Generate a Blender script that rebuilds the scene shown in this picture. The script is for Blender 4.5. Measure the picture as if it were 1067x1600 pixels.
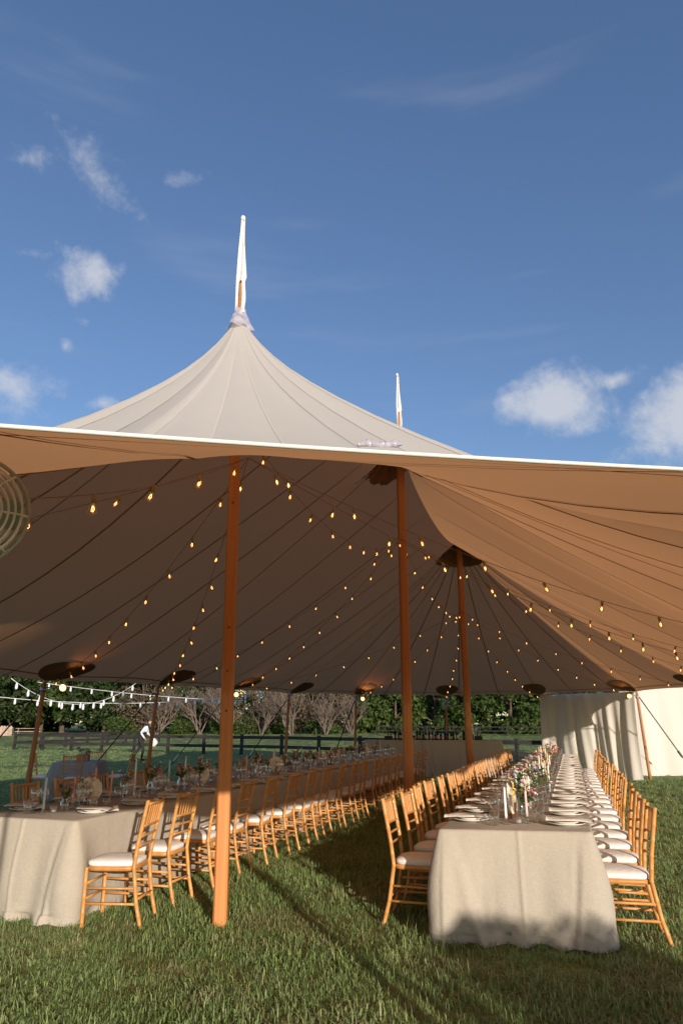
import bpy, bmesh, math, random
import numpy as np
from mathutils import Vector, Matrix, noise
R = math.radians
for o in list(bpy.data.objects): bpy.data.objects.remove(o)
SC = bpy.context.scene
COL = SC.collection

# ---------------------------------------------------------------- camera
CAM_H = 1.53
cd = bpy.data.cameras.new('camera'); cam = bpy.data.objects.new('camera', cd); COL.objects.link(cam)
cam.location = (0, 0, CAM_H); cam.rotation_euler = (R(90) + math.atan(331/1067), 0, 0)
cd.sensor_fit = 'VERTICAL'; cd.sensor_height = 36; cd.lens = 24.0; cd.clip_start = .05; cd.clip_end = 4000
SC.camera = cam

# ---------------------------------------------------------------- sky, sun, exposure
SUN_EL, SUN_AZ = 11.5, 20.0          # the sun stands low behind the viewer, to the right
to_sun = Vector((math.sin(R(SUN_AZ))*math.cos(R(SUN_EL)), -math.cos(R(SUN_AZ))*math.cos(R(SUN_EL)), math.sin(R(SUN_EL))))
sl = bpy.data.lights.new('sun', 'SUN'); sl.energy = 3.7; sl.angle = R(.6); sl.color = (1, .875, .73)
so = bpy.data.objects.new('sun', sl); COL.objects.link(so)
so.rotation_euler = to_sun.to_track_quat('Z', 'Y').to_euler(); so.location = (5, -12, 9)
SC.view_settings.view_transform = 'Standard'; SC.view_settings.look = 'None'
SC.view_settings.gamma = 1; SC.view_settings.use_curve_mapping = False
SC.view_settings.exposure = 0.60

def pix_dir(px, py):
    P = math.atan(331/1067); a = px-533.5; b = 800-py; c, s = math.cos(P), math.sin(P)
    return Vector((a, 1067*c-b*s, 1067*s+b*c)).normalized()

class NT:
    """tiny node helper"""
    def __init__(self, tree): self.t = tree
    def n(self, kind, **kw):
        nd = self.t.nodes.new(kind)
        for k, v in kw.items():
            if k.startswith('i_'): nd.inputs[k[2:].replace('_', ' ')].default_value = v
            else: setattr(nd, k, v)
        return nd
    def l(self, a, b): self.t.links.new(a, b)
    def math(self, op, a, b=None, clamp=False):
        nd = self.t.nodes.new('ShaderNodeMath'); nd.operation = op; nd.use_clamp = clamp
        for i, v in enumerate((a, b)):
            if v is None: continue
            if isinstance(v, (int, float)): nd.inputs[i].default_value = v
            else: self.l(v, nd.inputs[i])
        return nd.outputs[0]
    def vmath(self, op, a, b):
        nd = self.t.nodes.new('ShaderNodeVectorMath'); nd.operation = op
        for i, v in enumerate((a, b)):
            if isinstance(v, (tuple, list, Vector)): nd.inputs[i].default_value = tuple(v)
            else: self.l(v, nd.inputs[i])
        return nd
    def mix(self, fac, a, b):
        nd = self.t.nodes.new('ShaderNodeMix'); nd.data_type = 'RGBA'
        for sock, v in ((nd.inputs[0], fac), (nd.inputs[6], a), (nd.inputs[7], b)):
            if isinstance(v, (int, float)): sock.default_value = v
            elif isinstance(v, tuple): sock.default_value = (*v[:3], 1)
            else: self.l(v, sock)
        return nd.outputs[2]

W = bpy.data.worlds.new('World'); SC.world = W; W.use_nodes = True
W.node_tree.nodes.clear(); w = NT(W.node_tree)
sky = w.n('ShaderNodeTexSky', sky_type='NISHITA', sun_disc=False, sun_elevation=R(SUN_EL), sun_rotation=R(180-SUN_AZ),
          air_density=1.0, dust_density=.4, ozone_density=2.2, altitude=100)
geo = w.n('ShaderNodeTexCoord')
hs = w.n('ShaderNodeHueSaturation', i_Hue=.514, i_Saturation=1.20, i_Value=1.44); gmn = w.n('ShaderNodeGamma', i_Gamma=.80); w.l(sky.outputs[0], gmn.inputs[0]); w.l(gmn.outputs[0], hs.inputs['Color'])
dirv = geo.outputs['Generated']
nz1 = w.n('ShaderNodeTexNoise', i_Scale=7.0, i_Detail=9.0, i_Roughness=.62, i_Distortion=.5); w.l(dirv, nz1.inputs['Vector'])
nz2 = w.n('ShaderNodeTexNoise', i_Scale=34.0, i_Detail=6.0, i_Roughness=.62); w.l(dirv, nz2.inputs['Vector'])
# clouds: direction on the sky (given as where it was sighted), half width, half height, tilt, thickness
CL = [(140, 430, .042, .036, -.4, .80), (185, 305, .080, .022, -.58, .42), (262, 285, .040, .012, .45, .45), (30, 248, .030, .012, .45, .35),
      (68, 397, .032, .007, .15, .3), (222, 378, .016, .016, 0, .3), (20, 605, .050, .044, .3, .8), (160, 630, .024, .012, .2, .6),
      (103, 541, .012, .010, 0, .5), (135, 502, .010, .008, 0, .4),
      (878, 635, .086, .050, -.1, 1.1), (955, 597, .055, .016, .25, .8), (1062, 650, .080, .060, .3, 1.1), (1010, 700, .06, .028, 0, .7),
      (1052, 600, .03, .02, .2, .5)]
dens = None
def add_cloud(d, hw, hh, tilt, th):
    global dens
    rt = d.cross(Vector((0, 0, 1))).normalized(); up = rt.cross(d)
    ax = rt*math.cos(tilt)+up*math.sin(tilt); ay = up*math.cos(tilt)-rt*math.sin(tilt)
    df = w.vmath('SUBTRACT', dirv, d).outputs[0]
    u = w.vmath('DOT_PRODUCT', df, ax/hw).outputs['Value']; v = w.vmath('DOT_PRODUCT', df, ay/hh).outputs['Value']
    k = w.vmath('DOT_PRODUCT', df, d*9).outputs['Value']
    e = w.math('SQRT', w.math('ADD', w.math('ADD', w.math('MULTIPLY', u, u), w.math('MULTIPLY', v, v)), w.math('MULTIPLY', k, k)))
    m = w.math('MULTIPLY', w.math('SUBTRACT', 1.35, e), th*1.25)
    dens = m if dens is None else w.math('MAXIMUM', dens, m)
for px, py, hw, hh, t, th in CL: add_cloud(pix_dir(px, py), hw, hh, t, th)
rc = random.Random(4)
for k in range(16):      # the same fair-weather puffs go on all round the sky
    az = R(55+k*17+rc.uniform(-6, 6)); el = R(rc.uniform(9, 38))
    add_cloud(Vector((math.sin(az)*math.cos(el), math.cos(az)*math.cos(el), math.sin(el))), rc.uniform(.05, .11), rc.uniform(.025, .05), rc.uniform(-.4, .4), rc.uniform(.5, 1.0))
dn = w.math('ADD', dens, w.math('MULTIPLY', w.math('SUBTRACT', nz1.outputs[0], .56), 2.6))
dn = w.math('ADD', dn, w.math('MULTIPLY', w.math('SUBTRACT', nz2.outputs[0], .5), 1.5))
mr = w.n('ShaderNodeMapRange', interpolation_type='SMOOTHSTEP'); w.l(dn, mr.inputs[0]); mr.inputs[1].default_value = .08; mr.inputs[2].default_value = 1.35
cf = w.math('MULTIPLY', mr.outputs[0], .74)
# faint high cirrus
mp = w.n('ShaderNodeMapping'); w.l(dirv, mp.inputs[0]); mp.inputs['Rotation'].default_value = (0, R(24), 0); mp.inputs['Scale'].default_value = (1.2, 1.2, 9)
nz3 = w.n('ShaderNodeTexNoise', i_Scale=2.2, i_Detail=5.0, i_Roughness=.5); w.l(mp.outputs[0], nz3.inputs['Vector'])
mr2 = w.n('ShaderNodeMapRange', interpolation_type='SMOOTHSTEP'); w.l(nz3.outputs[0], mr2.inputs[0]); mr2.inputs[1].default_value = .54; mr2.inputs[2].default_value = .80
cf = w.math('MAXIMUM', cf, w.math('MULTIPLY', mr2.outputs[0], .10))
CLOUD_COL = (4.6, 4.65, 4.9)
cc = w.mix(cf, hs.outputs[0], CLOUD_COL)
bg = w.n('ShaderNodeBackground', i_Strength=.10); w.l(cc, bg.inputs[0])
out = w.n('ShaderNodeOutputWorld'); w.l(bg.outputs[0], out.inputs[0])

# ---------------------------------------------------------------- mesh helpers
class MB:
    def __init__(self): self.v = []; self.f = []; self.m = []; self.cur = 0
    def add(self, vs, fs):
        b = len(self.v); self.v += [tuple(p) for p in vs]
        for f in fs: self.f.append(tuple(i+b for i in f)); self.m.append(self.cur)
    def box(self, c, s, rot=None, bev=0.0):
        x, y, z = s[0]/2, s[1]/2, s[2]/2
        if bev:
            b = min(bev, x*.9, y*.9, z*.9); vs = []
            for zz, k in ((-z, b), (-z+b, 0), (z-b, 0), (z, b)):
                for sx, sy in ((-1, -1), (1, -1), (1, 1), (-1, 1)):
                    vs += [(sx*(x-b-(k if k else 0)*.0) if False else sx*(x-k) - sx*(0), sy*(y-k), zz)]
            fs = [(3, 2, 1, 0), (12, 13, 14, 15)]
            for l in range(3):
                for i in range(4): a = l*4+i; d = l*4+(i+1) % 4; fs.append((a, d, d+4, a+4))
        else:
            vs = [(-x, -y, -z), (x, -y, -z), (x, y, -z), (-x, y, -z), (-x, -y, z), (x, -y, z), (x, y, z), (-x, y, z)]
            fs = [(3, 2, 1, 0), (4, 5, 6, 7), (0, 1, 5, 4), (1, 2, 6, 5), (2, 3, 7, 6), (3, 0, 4, 7)]
        c = Vector(c)
        vs = [(rot @ Vector(p) if rot else Vector(p)) + c for p in vs]
        self.add(vs, fs)
    def tube(self, pts, rad, n=8, cap=True):
        pts = [Vector(p) for p in pts]
        if not hasattr(rad, '__len__'): rad = [rad]*len(pts)
        vs = []; up = None
        for i, p in enumerate(pts):
            t = (pts[min(i+1, len(pts)-1)]-pts[max(i-1, 0)]).normalized()
            if up is None:
                up = Vector((0, 0, 1)) if abs(t.z) < .9 else Vector((1, 0, 0))
            a = t.cross(up).normalized(); b = a.cross(t).normalized(); up = b
            for k in range(n):
                q = 2*math.pi*k/n; vs.append(p+(a*math.cos(q)+b*math.sin(q))*rad[i])
        fs = []
        for i in range(len(pts)-1):
            for k in range(n): fs.append((i*n+k, i*n+(k+1) % n, (i+1)*n+(k+1) % n, (i+1)*n+k))
        if cap:
            fs.append(tuple(range(n))[::-1]); fs.append(tuple((len(pts)-1)*n+k for k in range(n)))
        self.add(vs, fs)
    def lathe(self, prof, n=12, c=(0, 0, 0), mat=None):
        vs = []; fs = []
        for r, z in prof:
            for k in range(n):
                q = 2*math.pi*k/n; p = Vector((r*math.cos(q), r*math.sin(q), z))
                if mat: p = mat @ p
                vs.append(p+Vector(c))
        for i in range(len(prof)-1):
            for k in range(n): fs.append((i*n+k, i*n+(k+1) % n, (i+1)*n+(k+1) % n, (i+1)*n+k))
        if prof[0][0] > .0005: fs.append(tuple(range(n))[::-1])
        if prof[-1][0] > .0005: fs.append(tuple((len(prof)-1)*n+k for k in range(n)))
        self.add(vs, fs)
    def mesh(self, name, mats, smooth=True):
        me = bpy.data.meshes.new(name); me.from_pydata(self.v, [], self.f)
        if not isinstance(mats, (list, tuple)): mats = [mats]
        for m in mats: me.materials.append(m)
        if len(mats) > 1: me.polygons.foreach_set('material_index', self.m)
        if smooth: me.polygons.foreach_set('use_smooth', [True]*len(me.polygons))
        me.update(); return me

def link(name, me, parent=None, loc=(0, 0, 0), rotz=0.0, rot=None, scale=None):
    o = bpy.data.objects.new(name, me); COL.objects.link(o)
    if parent: o.parent = parent
    o.location = loc
    o.rotation_euler = rot if rot else (0, 0, rotz)
    if scale: o.scale = (scale, scale, scale) if not hasattr(scale, '__len__') else scale
    return o
def tag(o, label, cat, group=None):
    o['label'] = label; o['category'] = cat
    if group: o['group'] = group
    return o
def thing(name, label, cat, loc=(0, 0, 0), rotz=0.0, group=None):
    return tag(link(name, None, None, loc, rotz), label, cat, group)
def struct(o): o['kind'] = 'structure'; return o
def stuff(o): o['kind'] = 'stuff'; return o
ORD = 'first second third fourth fifth sixth seventh eighth ninth tenth eleventh twelfth thirteenth fourteenth fifteenth sixteenth seventeenth eighteenth nineteenth twentieth'.split()
def od(k): return ORD[k] if k < 20 else (('twenty-'+ORD[k-20]) if k < 29 else ('thirtieth' if k == 29 else ('thirty-'+ORD[k-30] if k < 39 else ('fortieth' if k == 39 else ('forty-' if k < 49 else 'fifty-')+ORD[(k-40) % 10]))))
KIDS = {}
def kid(root, name, me, parent=None, **kw):
    o = link(name, me, parent or root, **kw); KIDS.setdefault(root, []).append(o); return o
def dup(root, loc, rotz=None, label=None, group=None, scale=None):
    r = root.copy(); COL.objects.link(r); r.location = loc
    if rotz is not None: r.rotation_euler = (0, 0, rotz)
    if label: r['label'] = label
    if group: r['group'] = group
    if scale: r.scale = (scale,)*3
    mp_ = {root: r}
    for ch in KIDS.get(root, []):
        c = ch.copy(); COL.objects.link(c); c.parent = mp_[ch.parent]; mp_[ch] = c
        KIDS.setdefault(r, []).append(c)
    return r
def drop(root):
    for ch in KIDS.get(root, [])[::-1]: bpy.data.objects.remove(ch)
    bpy.data.objects.remove(root)

# ---------------------------------------------------------------- materials
def mat(name, col, rough=.6, var=.15, scale=8.0, bump=0.0, bscale=40.0, spec=.4, metal=0.0, col2=None, stretch=None, coat=0.0, objrand=0.0):
    m = bpy.data.materials.new(name); m.use_nodes = True; m.node_tree.nodes.clear(); t = NT(m.node_tree)
    b = t.n('ShaderNodeBsdfPrincipled', i_Roughness=rough, i_Metallic=metal); b.inputs['Specular IOR Level'].default_value = spec
    b.inputs['Coat Weight'].default_value = coat
    tc = t.n('ShaderNodeTexCoord'); v = tc.outputs['Object']
    if stretch:
        mp_ = t.n('ShaderNodeMapping'); t.l(v, mp_.inputs[0]); mp_.inputs['Scale'].default_value = stretch; v = mp_.outputs[0]
    nz = t.n('ShaderNodeTexNoise', i_Scale=scale, i_Detail=5.0, i_Roughness=.6); t.l(v, nz.inputs['Vector'])
    c2 = col2 or tuple(max(0, c*(1-var*2.2)) for c in col); c1 = col if col2 else tuple(min(1, c*(1+var)) for c in col)
    mr_ = t.n('ShaderNodeMapRange'); t.l(nz.outputs[0], mr_.inputs[0]); mr_.inputs[1].default_value = .3; mr_.inputs[2].default_value = .7
    cout = t.mix(mr_.outputs[0], c2, c1)
    if objrand:
        oi = t.n('ShaderNodeObjectInfo'); hsv = t.n('ShaderNodeHueSaturation'); t.l(cout, hsv.inputs['Color'])
        t.l(t.math('ADD', 1-objrand/2, t.math('MULTIPLY', oi.outputs['Random'], objrand)), hsv.inputs['Value']); cout = hsv.outputs[0]
    t.l(cout, b.inputs['Base Color'])
    if bump:
        n2 = t.n('ShaderNodeTexNoise', i_Scale=bscale, i_Detail=4.0); t.l(v, n2.inputs['Vector'])
        bp = t.n('ShaderNodeBump', i_Strength=bump, i_Distance=.01); t.l(n2.outputs[0], bp.inputs['Height']); t.l(bp.outputs[0], b.inputs['Normal'])
    o = t.n('ShaderNodeOutputMaterial'); t.l(b.outputs[0], o.inputs[0])
    return m

def fabric(name, col, trans, tcol, rough=.9, weave=0.0, wscale=300.0, var=.05, bump=.15, bscale=9.0, inner=None):
    """woven cloth that lets some light through"""
    m = bpy.data.materials.new(name); m.use_nodes = True; m.node_tree.nodes.clear(); t = NT(m.node_tree)
    tc = t.n('ShaderNodeTexCoord')
    nz = t.n('ShaderNodeTexNoise', i_Scale=3.0, i_Detail=6.0, i_Roughness=.65); t.l(tc.outputs['Object'], nz.inputs['Vector'])
    c = t.mix(nz.outputs[0], tuple(x*(1-var*2) for x in col), tuple(min(1, x*(1+var)) for x in col))
    n2 = t.n('ShaderNodeTexNoise', i_Scale=bscale, i_Detail=6.0, i_Roughness=.6); t.l(tc.outputs['Object'], n2.inputs['Vector'])
    hgt = n2.outputs[0]
    if weave:
        mp_ = t.n('ShaderNodeMapping'); t.l(tc.outputs['Object'], mp_.inputs[0]); mp_.inputs['Scale'].default_value = (1, 1, .12)
        n3 = t.n('ShaderNodeTexNoise', i_Scale=wscale, i_Detail=3.0); t.l(mp_.outputs[0], n3.inputs['Vector'])
        mp2 = t.n('ShaderNodeMapping'); t.l(tc.outputs['Object'], mp2.inputs[0]); mp2.inputs['Scale'].default_value = (.12, .12, 1)
        n4 = t.n('ShaderNodeTexNoise', i_Scale=wscale, i_Detail=3.0); t.l(mp2.outputs[0], n4.inputs['Vector'])
        wv = t.math('ADD', n3.outputs[0], n4.outputs[0])
        c = t.mix(t.math('MULTIPLY', t.math('SUBTRACT', wv, .8, True), weave, True), c, tuple(x*.55 for x in col))
        hgt = t.math('ADD', hgt, t.math('MULTIPLY', wv, .35))
    if inner:      # inner face tinted brown in place of shade and filtered light
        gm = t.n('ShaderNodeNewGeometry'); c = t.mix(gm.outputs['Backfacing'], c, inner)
    bp = t.n('ShaderNodeBump', i_Strength=bump, i_Distance=.02); t.l(hgt, bp.inputs['Height'])
    d = t.n('ShaderNodeBsdfDiffuse'); t.l(c, d.inputs[0]); t.l(bp.outputs[0], d.inputs['Normal'])
    sh = d.outputs[0]
    if trans:
        tr = t.n('ShaderNodeBsdfTranslucent'); tr.inputs[0].default_value = (*tcol, 1)
        mx = t.n('ShaderNodeMixShader'); mx.inputs[0].default_value = trans; t.l(sh, mx.inputs[1]); t.l(tr.outputs[0], mx.inputs[2]); sh = mx.outputs[0]
    o = t.n('ShaderNodeOutputMaterial'); t.l(sh, o.inputs[0])
    return m

def glassy(name, col=(1, 1, 1), refl=.5, tint=.93, rough=.02):
    m = bpy.data.materials.new(name); m.use_nodes = True; m.node_tree.nodes.clear(); t = NT(m.node_tree)
    tr = t.n('ShaderNodeBsdfTransparent'); tr.inputs[0].default_value = (*(c*tint for c in col), 1)
    gl = t.n('ShaderNodeBsdfGlossy', i_Roughness=rough); gl.inputs[0].default_value = (*col, 1)
    lw = t.n('ShaderNodeLayerWeight', i_Blend=.35)
    mx = t.n('ShaderNodeMixShader'); t.l(t.math('ADD', t.math('MULTIPLY', lw.outputs['Facing'], refl), .05), mx.inputs[0])
    t.l(tr.outputs[0], mx.inputs[1]); t.l(gl.outputs[0], mx.inputs[2])
    o = t.n('ShaderNodeOutputMaterial'); t.l(mx.outputs[0], o.inputs[0]); return m

def emit(name, col, strength):
    m = bpy.data.materials.new(name); m.use_nodes = True; m.node_tree.nodes.clear(); t = NT(m.node_tree)
    e = t.n('ShaderNodeEmission', i_Strength=strength); e.inputs[0].default_value = (*col, 1)
    o = t.n('ShaderNodeOutputMaterial'); t.l(e.outputs[0], o.inputs[0]); return m

def leafmat(name, col, col2, trans=.3, rough=.55):
    m = bpy.data.materials.new(name); m.use_nodes = True; m.node_tree.nodes.clear(); t = NT(m.node_tree)
    g = t.n('ShaderNodeNewGeometry'); tc = t.n('ShaderNodeTexCoord')
    nz = t.n('ShaderNodeTexNoise', i_Scale=.9, i_Detail=3.0); t.l(tc.outputs['Object'], nz.inputs['Vector'])
    f = t.math('ADD', t.math('MULTIPLY', g.outputs['Random Per Island'], .6), t.math('MULTIPLY', nz.outputs[0], .5), True)
    c = t.mix(f, col, col2)
    b = t.n('ShaderNodeBsdfPrincipled', i_Roughness=rough); b.inputs['Specular IOR Level'].default_value = .25; t.l(c, b.inputs['Base Color'])
    tr = t.n('ShaderNodeBsdfTranslucent'); t.l(c, tr.inputs[0])
    mx = t.n('ShaderNodeMixShader'); mx.inputs[0].default_value = trans; t.l(b.outputs[0], mx.inputs[1]); t.l(tr.outputs[0], mx.inputs[2])
    o = t.n('ShaderNodeOutputMaterial'); t.l(mx.outputs[0], o.inputs[0]); return m

M = {}
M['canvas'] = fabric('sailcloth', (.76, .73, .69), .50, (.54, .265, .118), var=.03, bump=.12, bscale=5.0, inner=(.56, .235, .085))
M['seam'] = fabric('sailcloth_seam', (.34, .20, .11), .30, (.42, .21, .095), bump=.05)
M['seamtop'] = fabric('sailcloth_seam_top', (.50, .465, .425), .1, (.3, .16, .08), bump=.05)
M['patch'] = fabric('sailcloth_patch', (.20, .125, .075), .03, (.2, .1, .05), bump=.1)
M['hem'] = fabric('sailcloth_hem', (.82, .80, .76), .15, (.5, .35, .2), bump=.1)
M['drape'] = fabric('white_sidewall', (.78, .74, .67), .22, (.6, .5, .38), var=.03, bump=.25, bscale=4.0)
M['linen'] = fabric('oatmeal_linen', (.475, .43, .365), .10, (.5, .42, .32), weave=.5, wscale=190.0, bump=.35, bscale=11.0)
M['barcloth'] = fabric('bar_linen', (.52, .47, .41), .05, (.4, .34, .28), weave=.6, wscale=160.0, bump=.25)
M['bluecloth'] = fabric('blue_grey_linen', (.33, .325, .30), .05, (.2, .25, .3), weave=.5, wscale=160.0, bump=.25)
M['napkin'] = fabric('napkin_cotton', (.66, .62, .55), .10, (.5, .45, .38), bump=.3, bscale=30.0)
M['cushion'] = fabric('cushion_cotton', (.78, .755, .73), 0, (1, 1, 1), bump=.25, bscale=25.0)
M['flag'] = fabric('flag_cloth', (.82, .81, .80), .2, (.7, .7, .7), bump=.2)
M['pole'] = mat('stained_pole_wood', (.60, .265, .088), .5, .25, 6.0, .25, 30.0, col2=(.43, .14, .040), stretch=(1.6, 1.6, .05), coat=.15)
M['sidepole'] = mat('side_pole_wood', (.46, .22, .08), .55, .25, 6.0, .25, 30.0, col2=(.31, .12, .04), stretch=(1, 1, .1))
M['knot'] = mat('pole_knot', (.20, .07, .02), .6, .2, 30)
M['chair'] = mat('honey_chair_wood', (.60, .305, .095), .38, .15, 14.0, col2=(.48, .205, .055), stretch=(1, 1, .2), coat=.25, objrand=.22)
M['fence'] = mat('dark_fence_board', (.035, .030, .028), .75, .3, 6.0, .5, 60, stretch=(.2, 1, 1))
M['post2'] = mat('grey_fence_board', (.028, .024, .021), .8, .3, 6.0)
M['black'] = mat('black_webbing', (.018, .018, .02), .6, .2, 30)
M['grey'] = mat('grey_webbing', (.24, .24, .24), .6, .2, 30)
M['steel'] = mat('galvanised_steel', (.45, .45, .46), .35, .1, 20, metal=.9)
M['whitewire'] = mat('white_wire', (.80, .79, .76), .35, .05, 20)
M['cord'] = mat('brown_cord', (.27, .18, .11), .6, .1, 20)
M['wcord'] = mat('white_cord', (.72, .72, .72), .5, .05, 20)
M['wbulb'] = mat('white_bulb', (.78, .79, .82), .25, .05, 20)
M['socket'] = mat('bulb_socket', (.36, .25, .16), .5, .1, 20)
M['glass'] = glassy('clear_glass', (1, 1, 1), .75, .965)
M['bulbglass'] = glassy('bulb_glass', (1, .93, .82), .35, .97)
M['vinyl'] = glassy('clear_vinyl', (.93, .91, 1.0), .45, .93, .10)
def vinylmat():
    m = bpy.data.materials.new('crumpled_vinyl'); m.use_nodes = True; m.node_tree.nodes.clear(); t = NT(m.node_tree)
    tr = t.n('ShaderNodeBsdfTransparent'); d = t.n('ShaderNodeBsdfDiffuse'); d.inputs[0].default_value = (.62, .58, .66, 1); gl = t.n('ShaderNodeBsdfGlossy', i_Roughness=.12)
    tc = t.n('ShaderNodeTexCoord'); nz = t.n('ShaderNodeTexNoise', i_Scale=14.0, i_Detail=2.0); t.l(tc.outputs['Object'], nz.inputs['Vector'])
    a = t.n('ShaderNodeMixShader'); t.l(nz.outputs[0], a.inputs[0]); t.l(tr.outputs[0], a.inputs[1]); t.l(d.outputs[0], a.inputs[2])
    b = t.n('ShaderNodeMixShader'); b.inputs[0].default_value = .12; t.l(a.outputs[0], b.inputs[1]); t.l(gl.outputs[0], b.inputs[2])
    o = t.n('ShaderNodeOutputMaterial'); t.l(b.outputs[0], o.inputs[0]); return m
M['thinvinyl'] = glassy('thin_vinyl', (.95, .94, 1.0), .5, .97, .1)
M['vinyl'] = vinylmat()
M['filament'] = emit('glowing_filament', (1, .48, .16), 4.5)
M['lens'] = emit('glowing_lamp_lens', (1, .55, .22), 2.6)
M['plate'] = mat('white_plate', (.74, .71, .66), .2, .03, 10, spec=.5)
M['metal'] = mat('cutlery', (.6, .56, .5), .25, .05, 10, metal=1)
M['darkwood'] = mat('dark_holder_wood', (.20, .085, .035), .5, .2, 20)
M['disc'] = mat('woven_disc', (.72, .66, .55), .8, .12, 60, .4, 120)
M['card'] = mat('white_card', (.80, .79, .77), .7, .02, 10)
M['terracotta'] = mat('terracotta_pot', (.40, .17, .11), .8, .15, 20)
M['timber'] = mat('weathered_timber', (.46, .34, .26), .8, .2, 8, stretch=(.3, 1, 1))
M['bark'] = mat('tree_bark', (.12, .085, .06), .9, .3, 6, .6, 20)
M['barebark'] = mat('bare_branch_bark', (.20, .15, .12), .85, .2, 4)
M['stem'] = mat('flower_stem', (.09, .17, .05), .6, .2, 20)
M['soil'] = mat('black_cooler_plastic', (.02, .02, .022), .5, .2, 20)
M['leaf_dark'] = leafmat('dark_tree_leaves', (.012, .028, .010), (.055, .085, .022))
M['leaf_mid'] = leafmat('green_tree_leaves', (.020, .045, .010), (.085, .125, .028))
M['leaf_tan'] = leafmat('tan_tree_leaves', (.10, .075, .045), (.20, .15, .09))
M['leaf_fl'] = leafmat('bouquet_leaves', (.05, .10, .03), (.16, .22, .08))
FL = [mat('petal_'+n, c, .7, .18, 40) for n, c in (('pink', (.74, .36, .42)), ('peach', (.78, .50, .34)), ('white', (.80, .77, .70)), ('cream', (.78, .70, .52)), ('yellow', (.76, .60, .26)), ('orange', (.72, .30, .12)), ('lilac', (.52, .48, .70)), ('blush', (.78, .58, .54)), ('magenta', (.62, .16, .26)))]
CND = [mat('candle_'+n, c, .5, .04, 8) for n, c in (('white', (.80, .78, .76)), ('mint', (.60, .74, .60)), ('pink', (.76, .50, .50)), ('peach', (.76, .38, .26)), ('yellow', (.76, .48, .14)), ('blue', (.55, .66, .70)))]

# ---------------------------------------------------------------- ground
def gz(x, y):
    d = math.hypot(x, y); q = min(1, max(0, (d-48)/52)); return .40*q*q*(3-2*q)
def ground_mat():
    m = bpy.data.materials.new('lawn_soil'); m.use_nodes = True; m.node_tree.nodes.clear(); t = NT(m.node_tree)
    tc = t.n('ShaderNodeTexCoord')
    n1 = t.n('ShaderNodeTexNoise', i_Scale=.35, i_Detail=7.0, i_Roughness=.65); t.l(tc.outputs['Object'], n1.inputs['Vector'])
    n2 = t.n('ShaderNodeTexNoise', i_Scale=14.0, i_Detail=6.0, i_Roughness=.7); t.l(tc.outputs['Object'], n2.inputs['Vector'])
    a = t.mix(n1.outputs[0], (.13, .17, .055), (.29, .30, .11))
    c = t.mix(t.math('MULTIPLY', n2.outputs[0], .8), a, (.06, .08, .03))
    b = t.n('ShaderNodeBsdfPrincipled', i_Roughness=.95); b.inputs['Specular IOR Level'].default_value = .1; t.l(c, b.inputs['Base Color'])
    bp = t.n('ShaderNodeBump', i_Strength=.6, i_Distance=.05); t.l(n2.outputs[0], bp.inputs['Height']); t.l(bp.outputs[0], b.inputs['Normal'])
    o = t.n('ShaderNodeOutputMaterial'); t.l(b.outputs[0], o.inputs[0]); return m
g = MB(); rings = [0, 3, 6, 10, 15, 20, 28, 36, 44, 52, 60, 68, 76, 84, 92, 100, 115, 140, 200, 400, 900, 2500]; ns = 96
vs = [(0, 0, 0)]; fs = []
for i, r in enumerate(rings[1:]):
    for k in range(ns):
        q = 2*math.pi*k/ns; x, y = r*math.cos(q), r*math.sin(q); vs.append((x, y, gz(x, y)))
for k in range(ns): fs.append((0, 1+k, 1+(k+1) % ns))
for i in range(len(rings)-2):
    for k in range(ns): fs.append((1+i*ns+k, 1+(i+1)*ns+k, 1+(i+1)*ns+(k+1) % ns, 1+i*ns+(k+1) % ns))
g.add(vs, fs); struct(link('ground', g.mesh('ground', ground_mat())))

# ---------------------------------------------------------------- tent geometry (o across to the right, s along the ridge, from the first mast)
P1 = Vector((-.952, 6.085)); HD = R(19.3); UU = Vector((math.sin(HD), math.cos(HD))); NN = Vector((math.cos(HD), -math.sin(HD)))
def tw(o, s, z=0.0): p = P1+NN*o+UU*s; return Vector((p.x, p.y, z))
def tl(x, y): q = Vector((x, y))-P1; return q.dot(NN), q.dot(UU)
S2, S3, RR = 6.2, 12.4, 5.95
MASTS = [(0.0, 5.54), (S2, 6.85), (S3, 6.45)]
poles = []          # (o, s, z, label)
def arc(c, a, z): poles.append((RR*math.sin(R(a))*1.0, c-RR*math.cos(R(a)), z))
# going round from the front-left, anticlockwise from above: front end (angle from -s axis), right side, far end, left side
for a in (-84, -54, -24, 8): arc(0, a, 2.32)
poles[3] = (5.53*math.sin(R(5.5)), -5.53*math.cos(R(5.5)), 2.04)
poles.append((5.265*math.sin(R(47)), -5.265*math.cos(R(47)), 2.04)); arc(0, 82, 2.36)
for s in (4.2, 7.3, 10.4): poles.append((RR, s, 2.38))
for a, z in ((166, 2.40), (135, 2.42), (104, 2.43), (74, 2.43), (44, 2.43), (18, 2.40)):
    poles.append((-RR*math.cos(R(a)), S3+RR*math.sin(R(a)), z))
for s, z in ((11.0, 2.38), (7.75, 2.33), (4.35, 2.24)): poles.append((-RR, s, z))
NPOL = len(poles)

# boundary as a dense list: scalloped edge between the poles
EDGE = []
for i in range(NPOL):
    a, b = poles[i], poles[(i+1) % NPOL]; front = (i == 3)
    ins = .0 if front else .26; dz = -.04 if front else .02
    mx, my = (a[0]+b[0])/2, (a[1]+b[1])/2; cs = min(max(my, 0), S3)
    dx, dy = -mx, cs-my; L = math.hypot(dx, dy); dx /= L; dy /= L
    K = 24
    for k in range(K):
        t = k/K; e = 4*t*(1-t)
        EDGE.append((a[0]+(b[0]-a[0])*t+dx*ins*e, a[1]+(b[1]-a[1])*t+dy*ins*e, a[2]+(b[2]-a[2])*t+dz*e))
EDGE = np.array(EDGE)
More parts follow.
